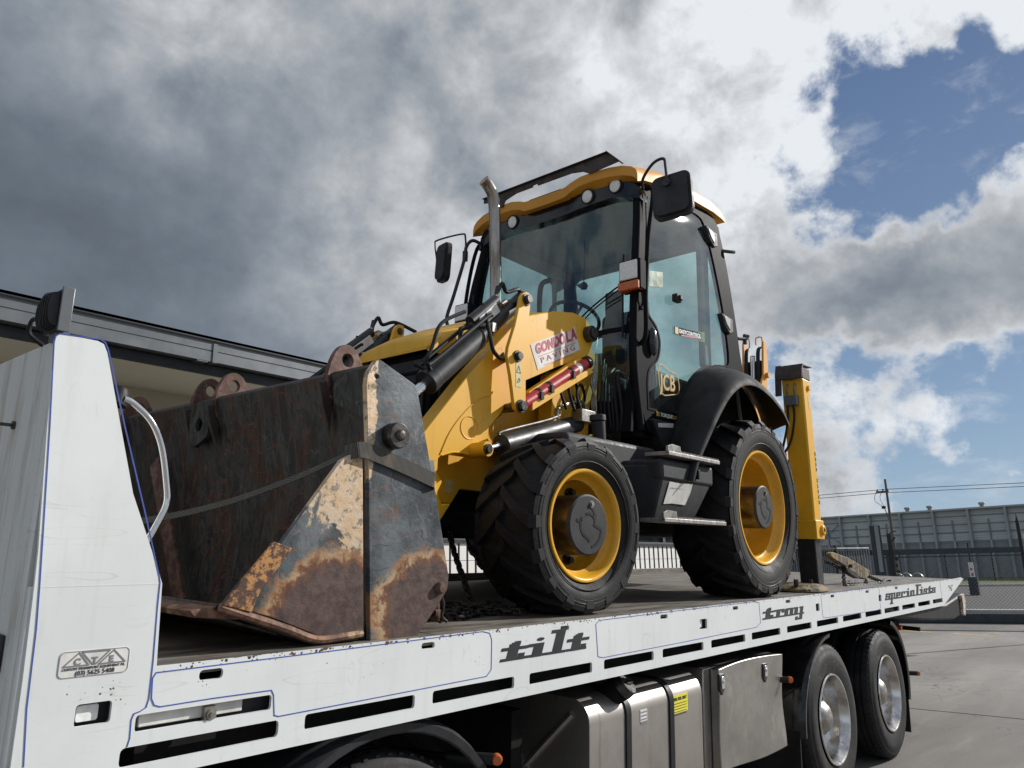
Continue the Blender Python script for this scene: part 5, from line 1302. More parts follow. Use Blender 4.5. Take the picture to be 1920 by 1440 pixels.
for far in (0, 1):
    f = (lambda mb: mir(mb)) if far else (lambda mb: mb)
    hd = part('head_lamp', f(MB().box(3.90, 3.985, .415, .575, 1.905, 2.115)), M['cabblack'], BH, bevel=.012)
    part('lens', f(MB().box(3.885, 3.902, .430, .560, 1.975, 2.10)), M['lens'], hd, bevel=.006)
    part('amber_lens', f(MB().box(3.882, 3.95, .420, .570, 1.905, 1.962)), M['amber'], hd, bevel=.006)
    part('lamp_stalk', f(MB().tube([(3.98, .45, 1.95), (4.02, .46, 1.86), (4.0, .47, 1.80)], .014, 8)), M['blackpaint'], hd)
    part('wiper', f(MB().tube([(3.955, .93, 1.80), (3.94, .80, 1.87), (3.945, .62, 1.96), (3.95, .57, 1.97)], .006, 6).tube([(3.955, .90, 1.78), (3.935, .78, 1.85), (3.945, .60, 1.945)], .005, 6).tube([(3.95, .565, 2.18), (3.945, .57, 1.97), (3.945, .575, 1.62)], .0065, 6)), M['hose'], BH)
part('rear_peg', MB().tube([(5.20, .52, 2.60), (5.30, .45, 2.60), (5.36, .43, 2.61)], .014, 8), M['blackpaint'], BH)
part('rear_peg', MB().tube([(5.47, .48, 1.93), (5.55, .45, 1.94), (5.58, .44, 1.97)], .014, 8).cyl((5.56, .46, 1.90), (5.56, .46, 1.98), .016, n=8), M['blackpaint'], BH)
# interior
st = part('driver_seat', MB().box(4.62, 5.08, 1.02, 1.48, 1.42, 1.54), M['seat'], BH, bevel=.04, seg=3)
part('seat_back', MB().box(4.98, 5.10, 1.04, 1.46, 1.52, 2.18), M['seat'], st, bevel=.05, seg=3)
part('seat_base', MB().box(4.70, 5.0, 1.1, 1.4, 1.04, 1.42), M['underbody'], st)
sw = MB()
for k in range(25):
    pass
cN = Vector((4.34, 1.25, 1.96)); ax = Vector((.45, 0, .9)).normalized(); u_ = Vector((0, 1, 0)); w_ = ax.cross(u_)
ring = [cN + (u_ * cos(2 * pi * k / 28) + w_ * sin(2 * pi * k / 28)) * .19 for k in range(29)]
wh = part('steering_wheel', MB().tube(ring, .014, 8, 0, caps=False).tube([ring[3], cN, ring[11]], .012, 8, 0).tube([ring[21], cN], .012, 8, 0).cyl(cN - ax * .02, cN + ax * .02, .035), M['blackplastic'], BH)
part('steering_column', MB().tube([cN, cN - ax * .3, (4.16, 1.25, 1.2)], .035, 10), M['blackplastic'], wh)
part('console', MB().box(4.05, 4.30, 1.08, 1.42, 1.05, 1.78).box(4.35, 4.9, .60, .80, 1.04, 1.50), M['blackplastic'], BH, bevel=.03)
part('rear_view_mirror', MB().box(4.13, 4.16, .70, .84, 1.78, 2.02), M['blackplastic'], BH, bevel=.02)
part('inner_handle', MB().tube([(4.75, 1.80, 2.50), (4.62, 1.80, 2.42), (4.60, 1.80, 2.2), (4.66, 1.82, 1.95)], .022, 10), M['blackplastic'], BH)
part('hanging_ornament', MB().lathe([(0, -.03), (.025, -.025), (.035, 0), (.02, .025), (0, .03)], (4.5, 1.28, 2.27), (0, 0, 1), 10).lathe([(0, -.02), (.02, 0), (0, .02)], (4.5, 1.32, 2.28), (0, 0, 1), 8).tube([(4.5, 1.28, 2.30), (4.5, 1.27, 2.64)], .004, 6), M['hose'], BH)
for k, (y_, z_, w2, m_) in enumerate(((.74, 1.71, .035, 'textwhite'), (.64, 1.715, .025, 'textwhite'))):
    pass
part('lever_rod', MB().tube([(4.3, .78, 1.1), (4.3, .76, 1.45), (4.3, .76, 1.6)], .012, 8).lathe([(0, .04), (.02, .03), (.022, 0), (.012, -.03)], (4.3, .76, 1.62), (0, 0, 1), 12), M['blackplastic'], BH)

# ---- rear mudguards over the big wheels
IN = [(6.02, 1.24), (5.88, 1.44), (5.62, 1.60), (5.30, 1.66), (5.0, 1.625), (4.80, 1.535), (4.62, 1.38), (4.48, 1.18), (4.36, .98), (4.24, .72)]
OUT = [(5.47, 1.205), (5.35, 1.30), (5.12, 1.385), (4.88, 1.42), (4.66, 1.385), (4.46, 1.28), (4.28, 1.12), (4.12, .95), (3.99, .80), (3.92, .68)]
def fender():
    I = spline(IN, 4); Oo = spline(OUT, 4); n = len(I); vs = []
    for k in range(n):
        i_, o_ = Vector((I[k][0], .52, I[k][1])), Vector((Oo[k][0], .10, Oo[k][1]))
        row = []
        for t, bl in ((0, 0), (.25, .018), (.5, .032), (.75, .036), (.9, .024), (.97, .008), (1, -.012)):
            p = i_.lerp(o_, t); nrm = Vector((p.x - 4.93, 0, p.z - .56)).normalized()
            row.append(p + nrm * bl)
        low = [r - Vector((r.x - 4.93, 0, r.z - .56)).normalized() * .012 for r in row]
        vs += row + low
    fs = []; m_ = 14
    for k in range(n - 1):
        for q in range(6):
            fs.append((k * m_ + q, k * m_ + q + 1, (k + 1) * m_ + q + 1, (k + 1) * m_ + q))
            fs.append((k * m_ + 7 + q, (k + 1) * m_ + 7 + q, (k + 1) * m_ + 8 + q, k * m_ + 8 + q))
        fs.append((k * m_, (k + 1) * m_, (k + 1) * m_ + 7, k * m_ + 7)); fs.append((k * m_ + 6, k * m_ + 13, (k + 1) * m_ + 13, (k + 1) * m_ + 6))
    for k in (0, n - 1):
        for q in range(6): fs.append((k * m_ + q, k * m_ + q + 1, k * m_ + 8 + q, k * m_ + 7 + q))
    return MB().add(vs, fs)
both('rear_mudguard', fender, M['mudguard'], BH, smooth=50)
both('inner_arch', lambda: MB().plate([(5.62, 1.02), (5.99, 1.24), (5.86, 1.41), (5.60, 1.57), (5.28, 1.635), (5.0, 1.60), (4.80, 1.51), (4.62, 1.36), (4.48, 1.16), (4.2, .66), (4.15, .5), (5.6, .5)], .52, .54), M['underbody'], BH)
# ---- battery box and steps, side tank, breather
def stepbox():
    vs = []
    top = [(3.66, .15, .76), (4.25, .15, .775), (4.25, .60, .775), (3.60, .60, .76)]
    mid = [(3.66, .15, .66), (4.24, .15, .67), (4.24, .60, .67), (3.60, .60, .66)]
    bot = [(3.66, .21, .455), (4.14, .21, .47), (4.14, .60, .47), (3.62, .60, .455)]
    return MB().add(top + mid + bot, [(0, 1, 2, 3), (0, 4, 5, 1), (1, 5, 6, 2), (2, 6, 7, 3), (3, 7, 4, 0), (4, 8, 9, 5), (5, 9, 10, 6), (6, 10, 11, 7), (7, 11, 8, 4), (11, 10, 9, 8)])
bb, bf = both('battery_box', stepbox, M['blackplastic'], BH, bevel=.012, label='black box with two serrated steps')
for b_, far in ((bb, 0), (bf, 1)):
    f = (lambda mb: mir(mb)) if far else (lambda mb: mb)
    part('box_lid', f(MB().box(3.65, 4.265, .138, .60, .672, .79)), M['blackplastic'], b_, bevel=.018)
    for z_, x0, x1 in ((.835, 3.74, 4.27), (.470, 3.68, 4.33)):
        sp = part('step', f(MB().box(x0 - .09, x1, .095, .25, z_ - .030, z_ - .008)), M['serrated'], b_, bevel=.003)
        tth = MB()
        for k in range(int((x1 - x0) / .017)):
            xx = x0 + k * .017
            tth.add([(xx, .098, z_ - .008), (xx + .012, .098, z_ - .008), (xx + .006, .098, z_ + .004), (xx, .25, z_ - .008), (xx + .012, .25, z_ - .008), (xx + .006, .25, z_ + .004)], [(0, 2, 1), (3, 4, 5), (0, 3, 5, 2), (1, 2, 5, 4), (0, 1, 4, 3)])
        q = part('step_teeth', f(tth), M['serrated'], sp, smooth=0, fix=False); q['kind'] = 'stuff'
        part('step_bracket', f(MB().plate([(x0 - .09, z_ - .02), (x0 + .06, z_ - .02), (x0 + .05, z_ + .03), (x0 - .04, z_ + .035), (x0 - .09, z_ + .02)], .10, .115).plate([(x1 - .12, z_ - .02), (x1 - .02, z_ - .02), (x1 - .02, z_ + .02), (x1 - .12, z_ + .02)], .235, .25)), M['steel'], sp, bevel=.002)
    part('box_latch', f(MB().cyl((4.02, .125, .73), (4.02, .15, .73), .014).box(4.03, 4.05, .115, .135, .70, .755)), M['hose'], b_, bevel=.003)
o = P([(1248, 903), (1268, 907), (1291, 908), (1291, 925), (1287, 947), (1262, 944), (1247, 945)], .17)
sk = part('torn_sticker', MB().add([(x, .146 + (.66 - z) * .293, z) for x, z in o], [tuple(range(len(o)))]), M['sticker'], bb, smooth=0, fix=False)
x_, z_ = L(1252, 916, .17)
part('sticker_lettering', lettering('PARTS & SERVICE', .02, (x_, .145 + (.66 - z_) * .293, z_), (1, 0, .03), (0, .0, 1), width=.17), M['textblack'], sk, smooth=0)
both('side_tank', lambda: MB().box(3.12, 4.05, .40, .86, .72, .90), M['blackplastic'], BH, bevel=.03)
both('breather', lambda: MB().cyl((3.50, .45, .88), (3.48, .45, 1.0), .036, .042, 20).cyl((3.48, .45, 1.0), (3.478, .45, 1.035), .048, .046, 20), M['blackplastic'], BH, bevel=.004)
both('hanging_frame', lambda: MB().box(3.2, 4.4, .60, .80, .40, .72), M['underbody'], BH, bevel=.02)
for k in range(7):
    q = [Vector((4.02, .80 - .035 * k, 1.50 - .02 * k)), Vector((3.95 - .01 * k, .76 - .03 * k, 1.35)), Vector((3.90, .74 - .03 * k, 1.12 - .03 * (k % 3))), Vector((3.93, .66 - .01 * k, .95)), Vector((4.05, .62, .86))]
    part('hydraulic_hose', MB().tube(q, .010 + .002 * (k % 2), 8, 5), M['hose'], BH)
for k in range(4):
    q = [Vector((3.88 - .02 * k, .735 - .012 * k, 1.52 - .03 * k)), Vector((3.87 - .02 * k, .73, 1.32)), Vector((3.82, .73 - .01 * k, 1.20)), Vector((3.86, .73, 1.02))]
    part('steel_pipe', MB().tube(q, .007, 8, 4), M['steel'], BH)

# ---- stabiliser legs, rear frame, boom
lean = lambda v: (v.x + .075 * (1.62 - v.z), v.y, v.z)
for far in (0, 1):
    f = (lambda mb: mir(mb.mapv(lean))) if far else (lambda mb: mb.mapv(lean))
    sb = part('stabiliser_leg', f(MB().box(5.86, 6.01, .130, .30, .46, 1.64)), M['yellow'], BH, bevel=.014, seg=3)
    part('collar', f(MB().box(5.848, 6.022, .118, .312, .385, .53).lathe([(.018, -.02), (.036, -.02), (.040, -.010), (.040, .03)], (5.97, .118, .455), (0, 1, 0), 22)), M['yellow'], sb, bevel=.006)
    part('inner_leg', f(MB().box(5.872, 5.998, .145, .285, .045, .40)), M['blackpaint'], sb, bevel=.008)
    part('foot_pad', f(MB().lathe([(0, .055), (.10, .055), (.15, .048), (.19, .020), (.195, .004), (.0, .002)], (0, 0, 0), (0, 0, 1), 28).mapv(lambda v: (5.78 + v.x * 1.5, .26 + v.y, v.z))), M['wornyellow'], sb)
    part('pad_bolt', f(MB().cyl((5.78, .17, .05), (5.78, .17, .085), .014, n=6)), M['pin'], sb)
    part('pad_bolt', f(MB().cyl((5.56, .2, .04), (5.56, .2, .09), .018, n=8)), M['pin'], sb)
    part('top_cap', f(MB().plate([(5.80, 1.50), (5.812, 1.50), (5.842, 1.68), (5.86, 1.745), (5.85, 1.755), (5.825, 1.69)], .285, .335).plate([(5.815, 1.63), (5.828, 1.63), (5.845, 1.70), (5.87, 1.735), (6.06, 1.75), (6.065, 1.762), (5.86, 1.752), (5.83, 1.715)], .118, .325).box(5.87, 6.03, .13, .31, 1.64, 1.73)), M['capbrown'], sb, bevel=.003)
    part('valve', f(MB().box(5.80, 5.862, .17, .27, 1.42, 1.50).tube([(5.83, .19, 1.50), (5.82, .19, 1.56), (5.86, .19, 1.60)], .008, 6).tube([(5.83, .25, 1.50), (5.82, .25, 1.56), (5.86, .25, 1.60)], .008, 6)), M['gutter'], sb, bevel=.004)
    for k in range(2):
        part('hydraulic_hose', f(MB().tube([(5.81, .20 + .05 * k, 1.42), (5.80, .20 + .05 * k, 1.30), (5.78, .24 + .05 * k, 1.12), (5.74, .32, 1.02), (5.72, .5, 1.02)], .010, 8)), M['hose'], sb)
    part('pivot_pin', f(MB().cyl((5.965, .115, 1.57), (5.965, .135, 1.57), .022, n=16)), M['yellow'], sb)
    if not far:
        zz = 1.05
        for i, ch in enumerate('KEEP CLEAR'):
            if ch != ' ':
                mb = MB().box(5.985, 6.005, .1285, .1302, zz - i * .042 - .018, zz - i * .042 + .022).mapv(lean)
                q = part('label_patch', mb, M['labelcream'], sb)
                part('label_letter', lettering(ch, .034, (5.995 + .075 * (1.62 - (zz - i * .042)), .1278, zz - i * .042 - .012), (1, 0, 0), (0, 0, 1), align='CENTER', bold=.0008), M['textblack'], q, smooth=0)
        part('warning_label', MB().box(5.945, 5.985, .1285, .1302, 1.40, 1.50).mapv(lean), M['labelcream'], sb)
part('rear_frame', MB().box(5.62, 5.90, .30, 2.20, .62, .86).box(5.62, 5.90, .30, 2.20, .95, 1.06), M['yellow'], BH, bevel=.01)
part('king_post', MB().box(5.9, 6.45, .85, 1.25, .55, 1.35), M['yellow'], BH, bevel=.03)
bo = both_b = None
bm_ = part('boom', MB().plate([(6.4, 1.0), (6.85, 1.2), (7.02, 2.05), (7.0, 2.29), (6.93, 2.29), (6.90, 1.95), (6.5, 1.3)], .865, .885), M['orange'], BH, bevel=.004)
part('boom_plate', MB().plate([(6.4, 1.0), (6.85, 1.2), (7.02, 2.05), (7.0, 2.29), (6.93, 2.29), (6.90, 1.95), (6.5, 1.3)], 1.065, 1.085), M['orange'], bm_, bevel=.004)
part('boom_core', MB().box(6.93, 6.98, .90, 1.05, 1.3, 2.10), M['cabblack'], bm_)
part('boom_ram', MB().cyl((6.90, .975, 1.2), (6.91, .975, 1.90), .045, n=20).cyl((6.91, .975, 1.90), (6.92, .975, 2.15), .024, n=16), M['blackpaint'], bm_)
part('ram_rod', MB().cyl((6.905, .975, 1.9), (6.915, .975, 2.14), .026, n=16), M['chrome'], bm_)
for k in range(6):
    y_ = .90 + .012 * k if k < 3 else 1.02 + .012 * (k - 3)
    part('hydraulic_hose', MB().tube([(6.90, y_, 1.6), (6.885, y_, 1.95), (6.90, y_, 2.18), (6.96, y_, 2.24)], .008, 8), M['hose'], bm_)
for y_ in (.91, 1.04):
    part('hose_guard', MB().tube([(6.93, y_ - .03, 2.24), (6.93, y_ - .03, 2.33), (6.93, y_ + .03, 2.33), (6.93, y_ + .03, 2.26)], .007, 6, 2), M['orange'], bm_)
for z_ in (1.95, 1.75):
    part('pivot_pin', MB().cyl((6.96, .835, z_), (6.96, 1.115, z_), .028, n=14), M['orange'], bm_)
# ------------------------------------------------------------------ chains, binders and the strap
def link_mesh(ln, r):
    pts = []
    h = ln / 2 - ln * .30; w_ = ln * .28
    for i in range(6): a = -pi / 2 + pi * i / 5; pts.append((h + cos(a) * w_, 0, sin(a) * w_))
    for i in range(6): a = pi / 2 + pi * i / 5; pts.append((-h + cos(a) * w_, 0, sin(a) * w_))
    pts.append(pts[0])
    return MB().tube(pts, r, 6, 0, caps=False)
LKD = mesh_of('link', link_mesh(.052, .0062), M['darkchain'], 60); LKR = mesh_of('link', link_mesh(.046, .0055), M['rustchain'], 60)
def chain(rt, pts, me, pitch=.036, jit=0.0):
    Q = [Vector(p) for p in spline([tuple(p) for p in pts], 10)]
    acc_ = 0; i = 0; k = 0; pos = Q[0]
    out = []
    while i < len(Q) - 1:
        seg = Q[i + 1] - pos
        if seg.length >= pitch - acc_:
            pos = pos + seg.normalized() * (pitch - acc_); acc_ = 0; out.append((pos.copy(), (Q[i + 1] - Q[i]).normalized()))
        else:
            acc_ += seg.length; i += 1; pos = Q[i]
    rn = random.Random(len(out))
    for k, (p_, d_) in enumerate(out):
        q = d_.to_track_quat('X', 'Z') @ Matrix.Rotation((pi / 2 if k % 2 else 0) + .35 + rn.uniform(-jit, jit), 4, 'X').to_quaternion()
        o = bpy.data.objects.new('link', me); COL.objects.link(o); o.parent = rt
        o.rotation_mode = 'QUATERNION'; o.rotation_quaternion = q
        o.location = p_ - ORG[rt]
def cp(px, py, y): x, z = L(px, py, y); return (x, y, z)
# heap of rusty chain behind the bucket corner
r = root('rusty_chain', 'heap of rusty brown chain hanging behind the lower corner of the bucket', 'chain', (1.95, .16, 0))
for k in range(5):
    chain(r, [(1.86 + .03 * k, .13 + .03 * k, .02), (1.90 + .025 * k, .12 + .02 * k, .10 + .012 * k), (1.96 + .02 * k, .14 + .02 * k, .12), (2.02 + .01 * k, .20, .03)], LKR, .032, .8)
part('hook', MB().tube([(1.93, .10, .12), (1.96, .10, .13), (1.98, .10, .09), (1.975, .10, .05), (2.0, .10, .03)], .006, 8), M['darkchain'], r)
r = root('chain_pile', 'dark pile of slack chain lying on the deck in front of the front tyre', 'chain', (2.30, .40, 0))
rn = random.Random(4)
for k in range(4):
    pts = [(2.05 + .12 * i + rn.uniform(-.03, .03), .36 + .05 * k + .05 * sin(i * 2.1 + k), .012 + .014 * (k % 3)) for i in range(6)]
    chain(r, pts, LKD, .036, .9)
chain(r, [(2.42, .34, .02), (2.55, .50, .04), (2.80, .9, .30), (2.88, 1.0, .42)], LKD, .036)
# lever binder and chains behind the stabiliser leg
r = root('lever_binder', 'worn yellow lever chain binder pulling a chain behind the stabiliser leg', 'chain binder', (7.2, .35, 0))
def hp(pxs, y, wd):
    return MB().plate(P(pxs, y), y - wd / 2, y + wd / 2)
hd_ = part('binder_handle', hp([(1553, 1037), (1558, 1035), (1585, 1045), (1604, 1056), (1628, 1070), (1627, 1077), (1617, 1086), (1608, 1083), (1588, 1066), (1562, 1050), (1553, 1042)], .35, .045), M['wornyellow'], r, bevel=.008)
part('binder_jaw', hp([(1580, 1062), (1600, 1072), (1606, 1085), (1596, 1080), (1584, 1072)], .35, .06), M['pin'], r, bevel=.006)
part('hinge_bolt', MB().cyl((L(1592, 1061, .33)[0], .30, L(1592, 1061, .33)[1]), (L(1592, 1061, .33)[0], .40, L(1592, 1061, .33)[1]), .016, n=10), M['pin'], r)
chain(r, [cp(1545, 1052, .6), cp(1558, 1057, .5), cp(1572, 1063, .42), cp(1584, 1070, .36)], LKD, .040)
chain(r, [cp(1582, 1068, .35), cp(1582, 1080, .35), cp(1584, 1096, .30), cp(1590, 1103, .25)], LKD, .040)
chain(r, [cp(1622, 1080, .36), cp(1624, 1090, .34), cp(1625, 1100, .30)], LKD, .040)
chain(r, [cp(1626, 1079, .36), cp(1640, 1085, .38), cp(1655, 1091, .38), cp(1668, 1096, .38)], LKD, .040)
for k in range(3):
    chain(r, [cp(1585 + 2 * k, 1100 - 4 * k, .28 + .14 * k), cp(1610, 1100 - 4 * k, .26 + .14 * k), cp(1640, 1098 - 4 * k, .24 + .14 * k), cp(1660 - 6 * k, 1094 - 2 * k, .24 + .12 * k)], LKD, .040, .5)
part('shackle', MB().tube([cp(1655, 1096, .3), cp(1658, 1088, .34), cp(1668, 1087, .34), cp(1672, 1095, .3)], .018, 8), M['darkchain'], r)
# diagonal chain between the wheels
r = root('tie_down_chain', 'dark taut chain running down to the deck between front and rear tyres', 'chain', (4.3, 2.2, 0))
a_, b_ = (3.75, 1.70, .50), (4.75, 2.30, .10)
chain(r, [a_, ((a_[0] + b_[0]) / 2, 2.0, .295), b_], LKD, .040)
part('binder_body', MB().tube([(4.68, 2.26, .13), (4.80, 2.33, .08), (4.92, 2.36, .05)], .035, 8, 2), M['pin'], r)
part('binder_handle', MB().tube([(4.70, 2.28, .16), (4.78, 2.32, .20), (4.84, 2.35, .10)], .014, 8, 3), M['pin'], r)
for k in range(2): chain(r, [(4.85, 2.35 - .05 * k, .02), (5.0, 2.36, .03), (5.15, 2.32 + .04 * k, .015), (5.35, 2.36, .02)], LKD, .036, .8)
# strap over the bucket
st_ = root('tie_down_strap', 'grey woven tie-down strap slung across the open bucket and over its side', 'strap', (1.2, 1.0, 0))
s1 = [(.99, 2.20, .50), (1.05, 1.8, .40), (1.13, 1.45, .355), (1.25, 1.05, .365), (1.37, .65, .43), (1.46, .32, .520), (1.505, .15, .580), (1.525, .072, .606)]
mb = MB(); pl = spline(s1, 5)
for i, p in enumerate(pl): pass
part('sagging_strap', MB().band(pl, (.018, 0, .026), .003), M['strap'], st_, smooth=50)
s2 = [(1.50, .10, .596), (1.515, .060, .606), (1.545, .056, .610), (1.60, .056, .600), (1.72, .056, .572), (1.84, .056, .540), (1.872, .062, .530), (1.885, .12, .515), (1.90, .30, .50)]
part('flat_strap', MB().band(spline(s2, 5), (0, .0, .052), .0035), M['strap'], st_, smooth=50)

# ------------------------------------------------------------------ left building
BY = 8.0
bl = root('office_building', 'low cream and white building with a long grey eave behind the truck', 'building', (6.0, 10.0, 0), tray=False)
zt = CAMH
gx = [-9.0, -3.9, 4.02, 11.9, 19.8]
GP = [(BY + .30, zt + 2.36), (BY, zt + 2.36), (BY, zt + 2.475), (BY + .008, zt + 2.480), (BY + .008, zt + 2.487), (BY, zt + 2.492), (BY, zt + 2.585), (BY - .015, zt + 2.60), (BY - .015, zt + 2.612), (BY + .02, zt + 2.612), (BY + .03, zt + 2.59), (BY + .30, zt + 2.59)]
for a, b in zip(gx, gx[1:]):
    g_ = part('gutter', MB().plate(GP, a + .002, b - .002, 'x'), M['gutter'], bl)
    part('gutter_joint', MB().box(b - .004, b + .05, BY - .012, BY + .28, zt + 2.35, zt + 2.575), M['gutter'], g_)
    part('gutter_bracket', MB().box(b - .18, b - .05, BY + .004, BY + .30, zt + 2.345, zt + 2.358), M['gutter'], g_)
part('roof_edge', MB().box(-9, 19.8, BY - .03, BY + .5, zt + 2.614, zt + 2.645), M['gutterdark'], bl)
part('fascia', MB().box(-9, 19.8, BY + .12, BY + .18, zt + 2.24, zt + 2.345), M['gutterdark'], bl)
for k in range(12):
    a = -9 + 2.4 * k
    part('soffit_board', MB().box(a + .004, a + 2.396, BY + .18, BY + 1.6, zt + 2.27, zt + 2.285), M['soffit'], bl)
part('upper_wall', MB().box(-9, 19.6, 9.5, 9.7, zt + .95, zt + 2.27), M['cream'], bl)
part('wall_ledge', MB().box(-9, 19.6, 9.38, 9.5, zt + 1.88, zt + 1.97), M['cream'], bl, bevel=.01)
part('roof', MB().add([(-9, BY - .03, zt + 2.645), (19.8, BY - .03, zt + 2.645), (19.8, 20, zt + 3.1), (-9, 20, zt + 3.1), (-9, BY - .03, zt + 2.60), (19.8, BY - .03, zt + 2.60), (19.8, 20, zt + 3.0), (-9, 20, zt + 3.0)], [(0, 1, 2, 3), (4, 7, 6, 5), (0, 4, 5, 1), (1, 5, 6, 2), (2, 6, 7, 3), (3, 7, 4, 0)]), M['gutterdark'], bl)
part('inner_wall', MB().box(-9, 19.6, 9.72, 9.85, 0, zt + 2.27), M['clad2'], bl)
wpm = mesh_of('wall_panel', MB().box(0, 1.19, 0, .06, 0, .292), M['whitewall'], 0)
for i in range(13):
    for j in range(7):
        part('wall_panel', None, None, bl, at=(4.0 + 1.2 * i, 9.52, zt + .44 - .30 * (j + 1)), mesh=wpm)
part('panel_backing', MB().box(-9, 19.6, 9.585, 9.6, 0, zt + .46), M['galv'], bl)
part('sill', MB().box(4.0, 19.6, 9.47, 9.6, zt + .445, zt + .475), M['windowframe'], bl)
for i in range(11):
    a = 5.0 + 1.3 * i
    fr_ = part('window', MB().plate([(a, zt + .48), (a + 1.29, zt + .48), (a + 1.29, zt + .94), (a, zt + .94)], 9.50, 9.57, 'y', [[(a + .05, zt + .53), (a + 1.24, zt + .53), (a + 1.24, zt + .89), (a + .05, zt + .89)]]), M['windowframe'], bl)
    part('pane', MB().box(a + .05, a + 1.24, 9.55, 9.56, zt + .53, zt + .89), M['windowglass'], fr_)
# ------------------------------------------------------------------ black bar fence behind the truck
fe = root('bar_fence', 'black vertical bar fence between the truck and the white wall', 'fence', (10.0, 6.0, 0), tray=False)
ftop = zt + .30
pk = mesh_of('picket', MB().box(-.008, .008, -.008, .008, .12, ftop - .03), M['fence'], 0)
for k in range(100): part('picket', None, None, fe, at=(4.8 + .135 * k, 6.0, 0), mesh=pk)
part('top_rail', MB().box(4.7, 18.4, 5.98, 6.02, ftop - .03, ftop + .01), M['fence'], fe)
part('bottom_rail', MB().box(4.7, 18.4, 5.98, 6.02, .10, .14), M['fence'], fe)
pm = mesh_of('post', MB().box(-.03, .03, -.03, .03, 0, ftop + .06), M['fence'], 0)
for k in range(7): part('post', None, None, fe, at=(4.75 + 2.28 * k, 6.0, 0), mesh=pm)
gp = root('gate_leaf', 'grey bar gate leaf standing open at the end of the bar fence', 'gate', (18.5, 6.0, 0), tray=False)
A0 = Vector((18.45, 6.0, 0)); A1 = Vector((19.4, 5.55, 0)); dd = A1 - A0
for k in range(14):
    p_ = A0 + dd * (k / 13)
    part('bar', MB().cyl((p_.x, p_.y, .15), (p_.x, p_.y, ftop - .02 - .0 * k), .012, n=6), M['galv'], gp)
part('top_rail', MB().cyl((A0.x, A0.y, ftop - .01), (A1.x, A1.y, ftop - .01), .022, n=8), M['galv'], gp)
part('bottom_rail', MB().cyl((A0.x, A0.y, .15), (A1.x, A1.y, .15), .022, n=8), M['galv'], gp)
# green bin
bn = root('wheelie_bin', 'dark green wheelie bin standing in front of the white wall behind the bars', 'bin', (13.2, 8.3, 0), tray=False)
bx, by = 13.2, 8.3
def taper(x0, x1, y0, y1, z0, z1, k):
    xm, ym = (x0 + x1) / 2, (y0 + y1) / 2
    return MB().add([(xm + (x - xm) * (k if z == z0 else 1), ym + (y - ym) * (k if z == z0 else 1), z) for z in (z0, z1) for y in (y0, y1) for x in (x0, x1)], [(0, 2, 3, 1), (4, 5, 7, 6), (0, 1, 5, 4), (2, 6, 7, 3), (0, 4, 6, 2), (1, 3, 7, 5)])
part('body', taper(bx, bx + 1.25, by, by + .8, .15, 1.22, .85), M['bin'], bn, bevel=.03)
part('lid', MB().box(bx - .06, bx + 1.31, by - .06, by + .86, 1.23, 1.31), M['bin'], bn, bevel=.03)
for xx in (bx + .2, bx + 1.05): part('wheel', MB().cyl((xx, by + .1, .09), (xx, by + .16, .09), .09, n=16), M['hose'], bn)

# ------------------------------------------------------------------ yard, gate, road
def sheet(name, poly, z, mat, kind='structure'):
    mb = MB().add([(x, y, z) for x, y in poly], [tuple(range(len(poly)))])
    o = part(name, mb, mat, None, smooth=0, fix=False); o['kind'] = kind; return o
sheet('ground', [(-400, -500), (1000, -500), (1000, 600), (-400, 600)], 0.0, M['concrete'])
U = Vector((.314, -.95, 0)).normalized(); N_ = Vector((-U.y, U.x, 0))   # along the gate line, and away from the yard
if N_.x < 0: N_ = -N_
G0 = Vector((22.3, 5.6, 0))
def gpt(u, n, z=0): return G0 + U * u + N_ * n + Vector((0, 0, z))
def gbox(u0, u1, n0, n1, z0, z1):
    vs = [tuple(gpt(u, n, z)) for z in (z0, z1) for n in (n0, n1) for u in (u0, u1)]
    return MB().add(vs, [(0, 2, 3, 1), (4, 5, 7, 6), (0, 1, 5, 4), (2, 6, 7, 3), (0, 4, 6, 2), (1, 3, 7, 5)])
def gsheet(name, u0, u1, n0, n1, z, mat):
    return sheet(name, [tuple(gpt(u, n)[:2]) for u, n in ((u0, n0), (u1, n0), (u1, n1), (u0, n1))], z, mat)
gsheet('road', -150, 150, 4.6, 30, .004, M['asphalt'])
kb = part('kerb', gbox(-150, 150, 4.2, 4.6, 0, .10), M['kerb'], None); kb['kind'] = 'structure'
gsheet('verge', -250, 250, 30.2, 60, .012, M['verge'])
kb = part('kerb', gbox(-150, 150, 30, 30.4, 0, .12), M['kerb'], None); kb['kind'] = 'structure'
for (a, b) in (((19.9, 5.4), (19.55, 4.45)), ((19.45, 4.1), (19.1, 3.15))):
    a = Vector((*a, 0)); b = Vector((*b, 0)); d_ = (b - a).normalized(); n_ = Vector((-d_.y, d_.x, 0)) * .06
    o = sheet('painted_line', [tuple((a - n_)[:2]), tuple((b - n_)[:2]), tuple((b + n_)[:2]), tuple((a + n_)[:2])], .004, M['yellowline'])
for k in range(1):   # saw-cut joints in the yard slab
    xj = 9.6 + 12.1 * k
    j_ = part('slab_joint', MB().box(xj, xj + .012, -25, 12, .001, .003), M['hose'], None, smooth=0); j_['kind'] = 'structure'
for k in range(2):
    j_ = part('slab_joint', MB().box(-10, 26, -14 + 6.2 * k + .9, -14 + 6.2 * k + .912, .0012, .0034), M['hose'], None, smooth=0); j_['kind'] = 'structure'
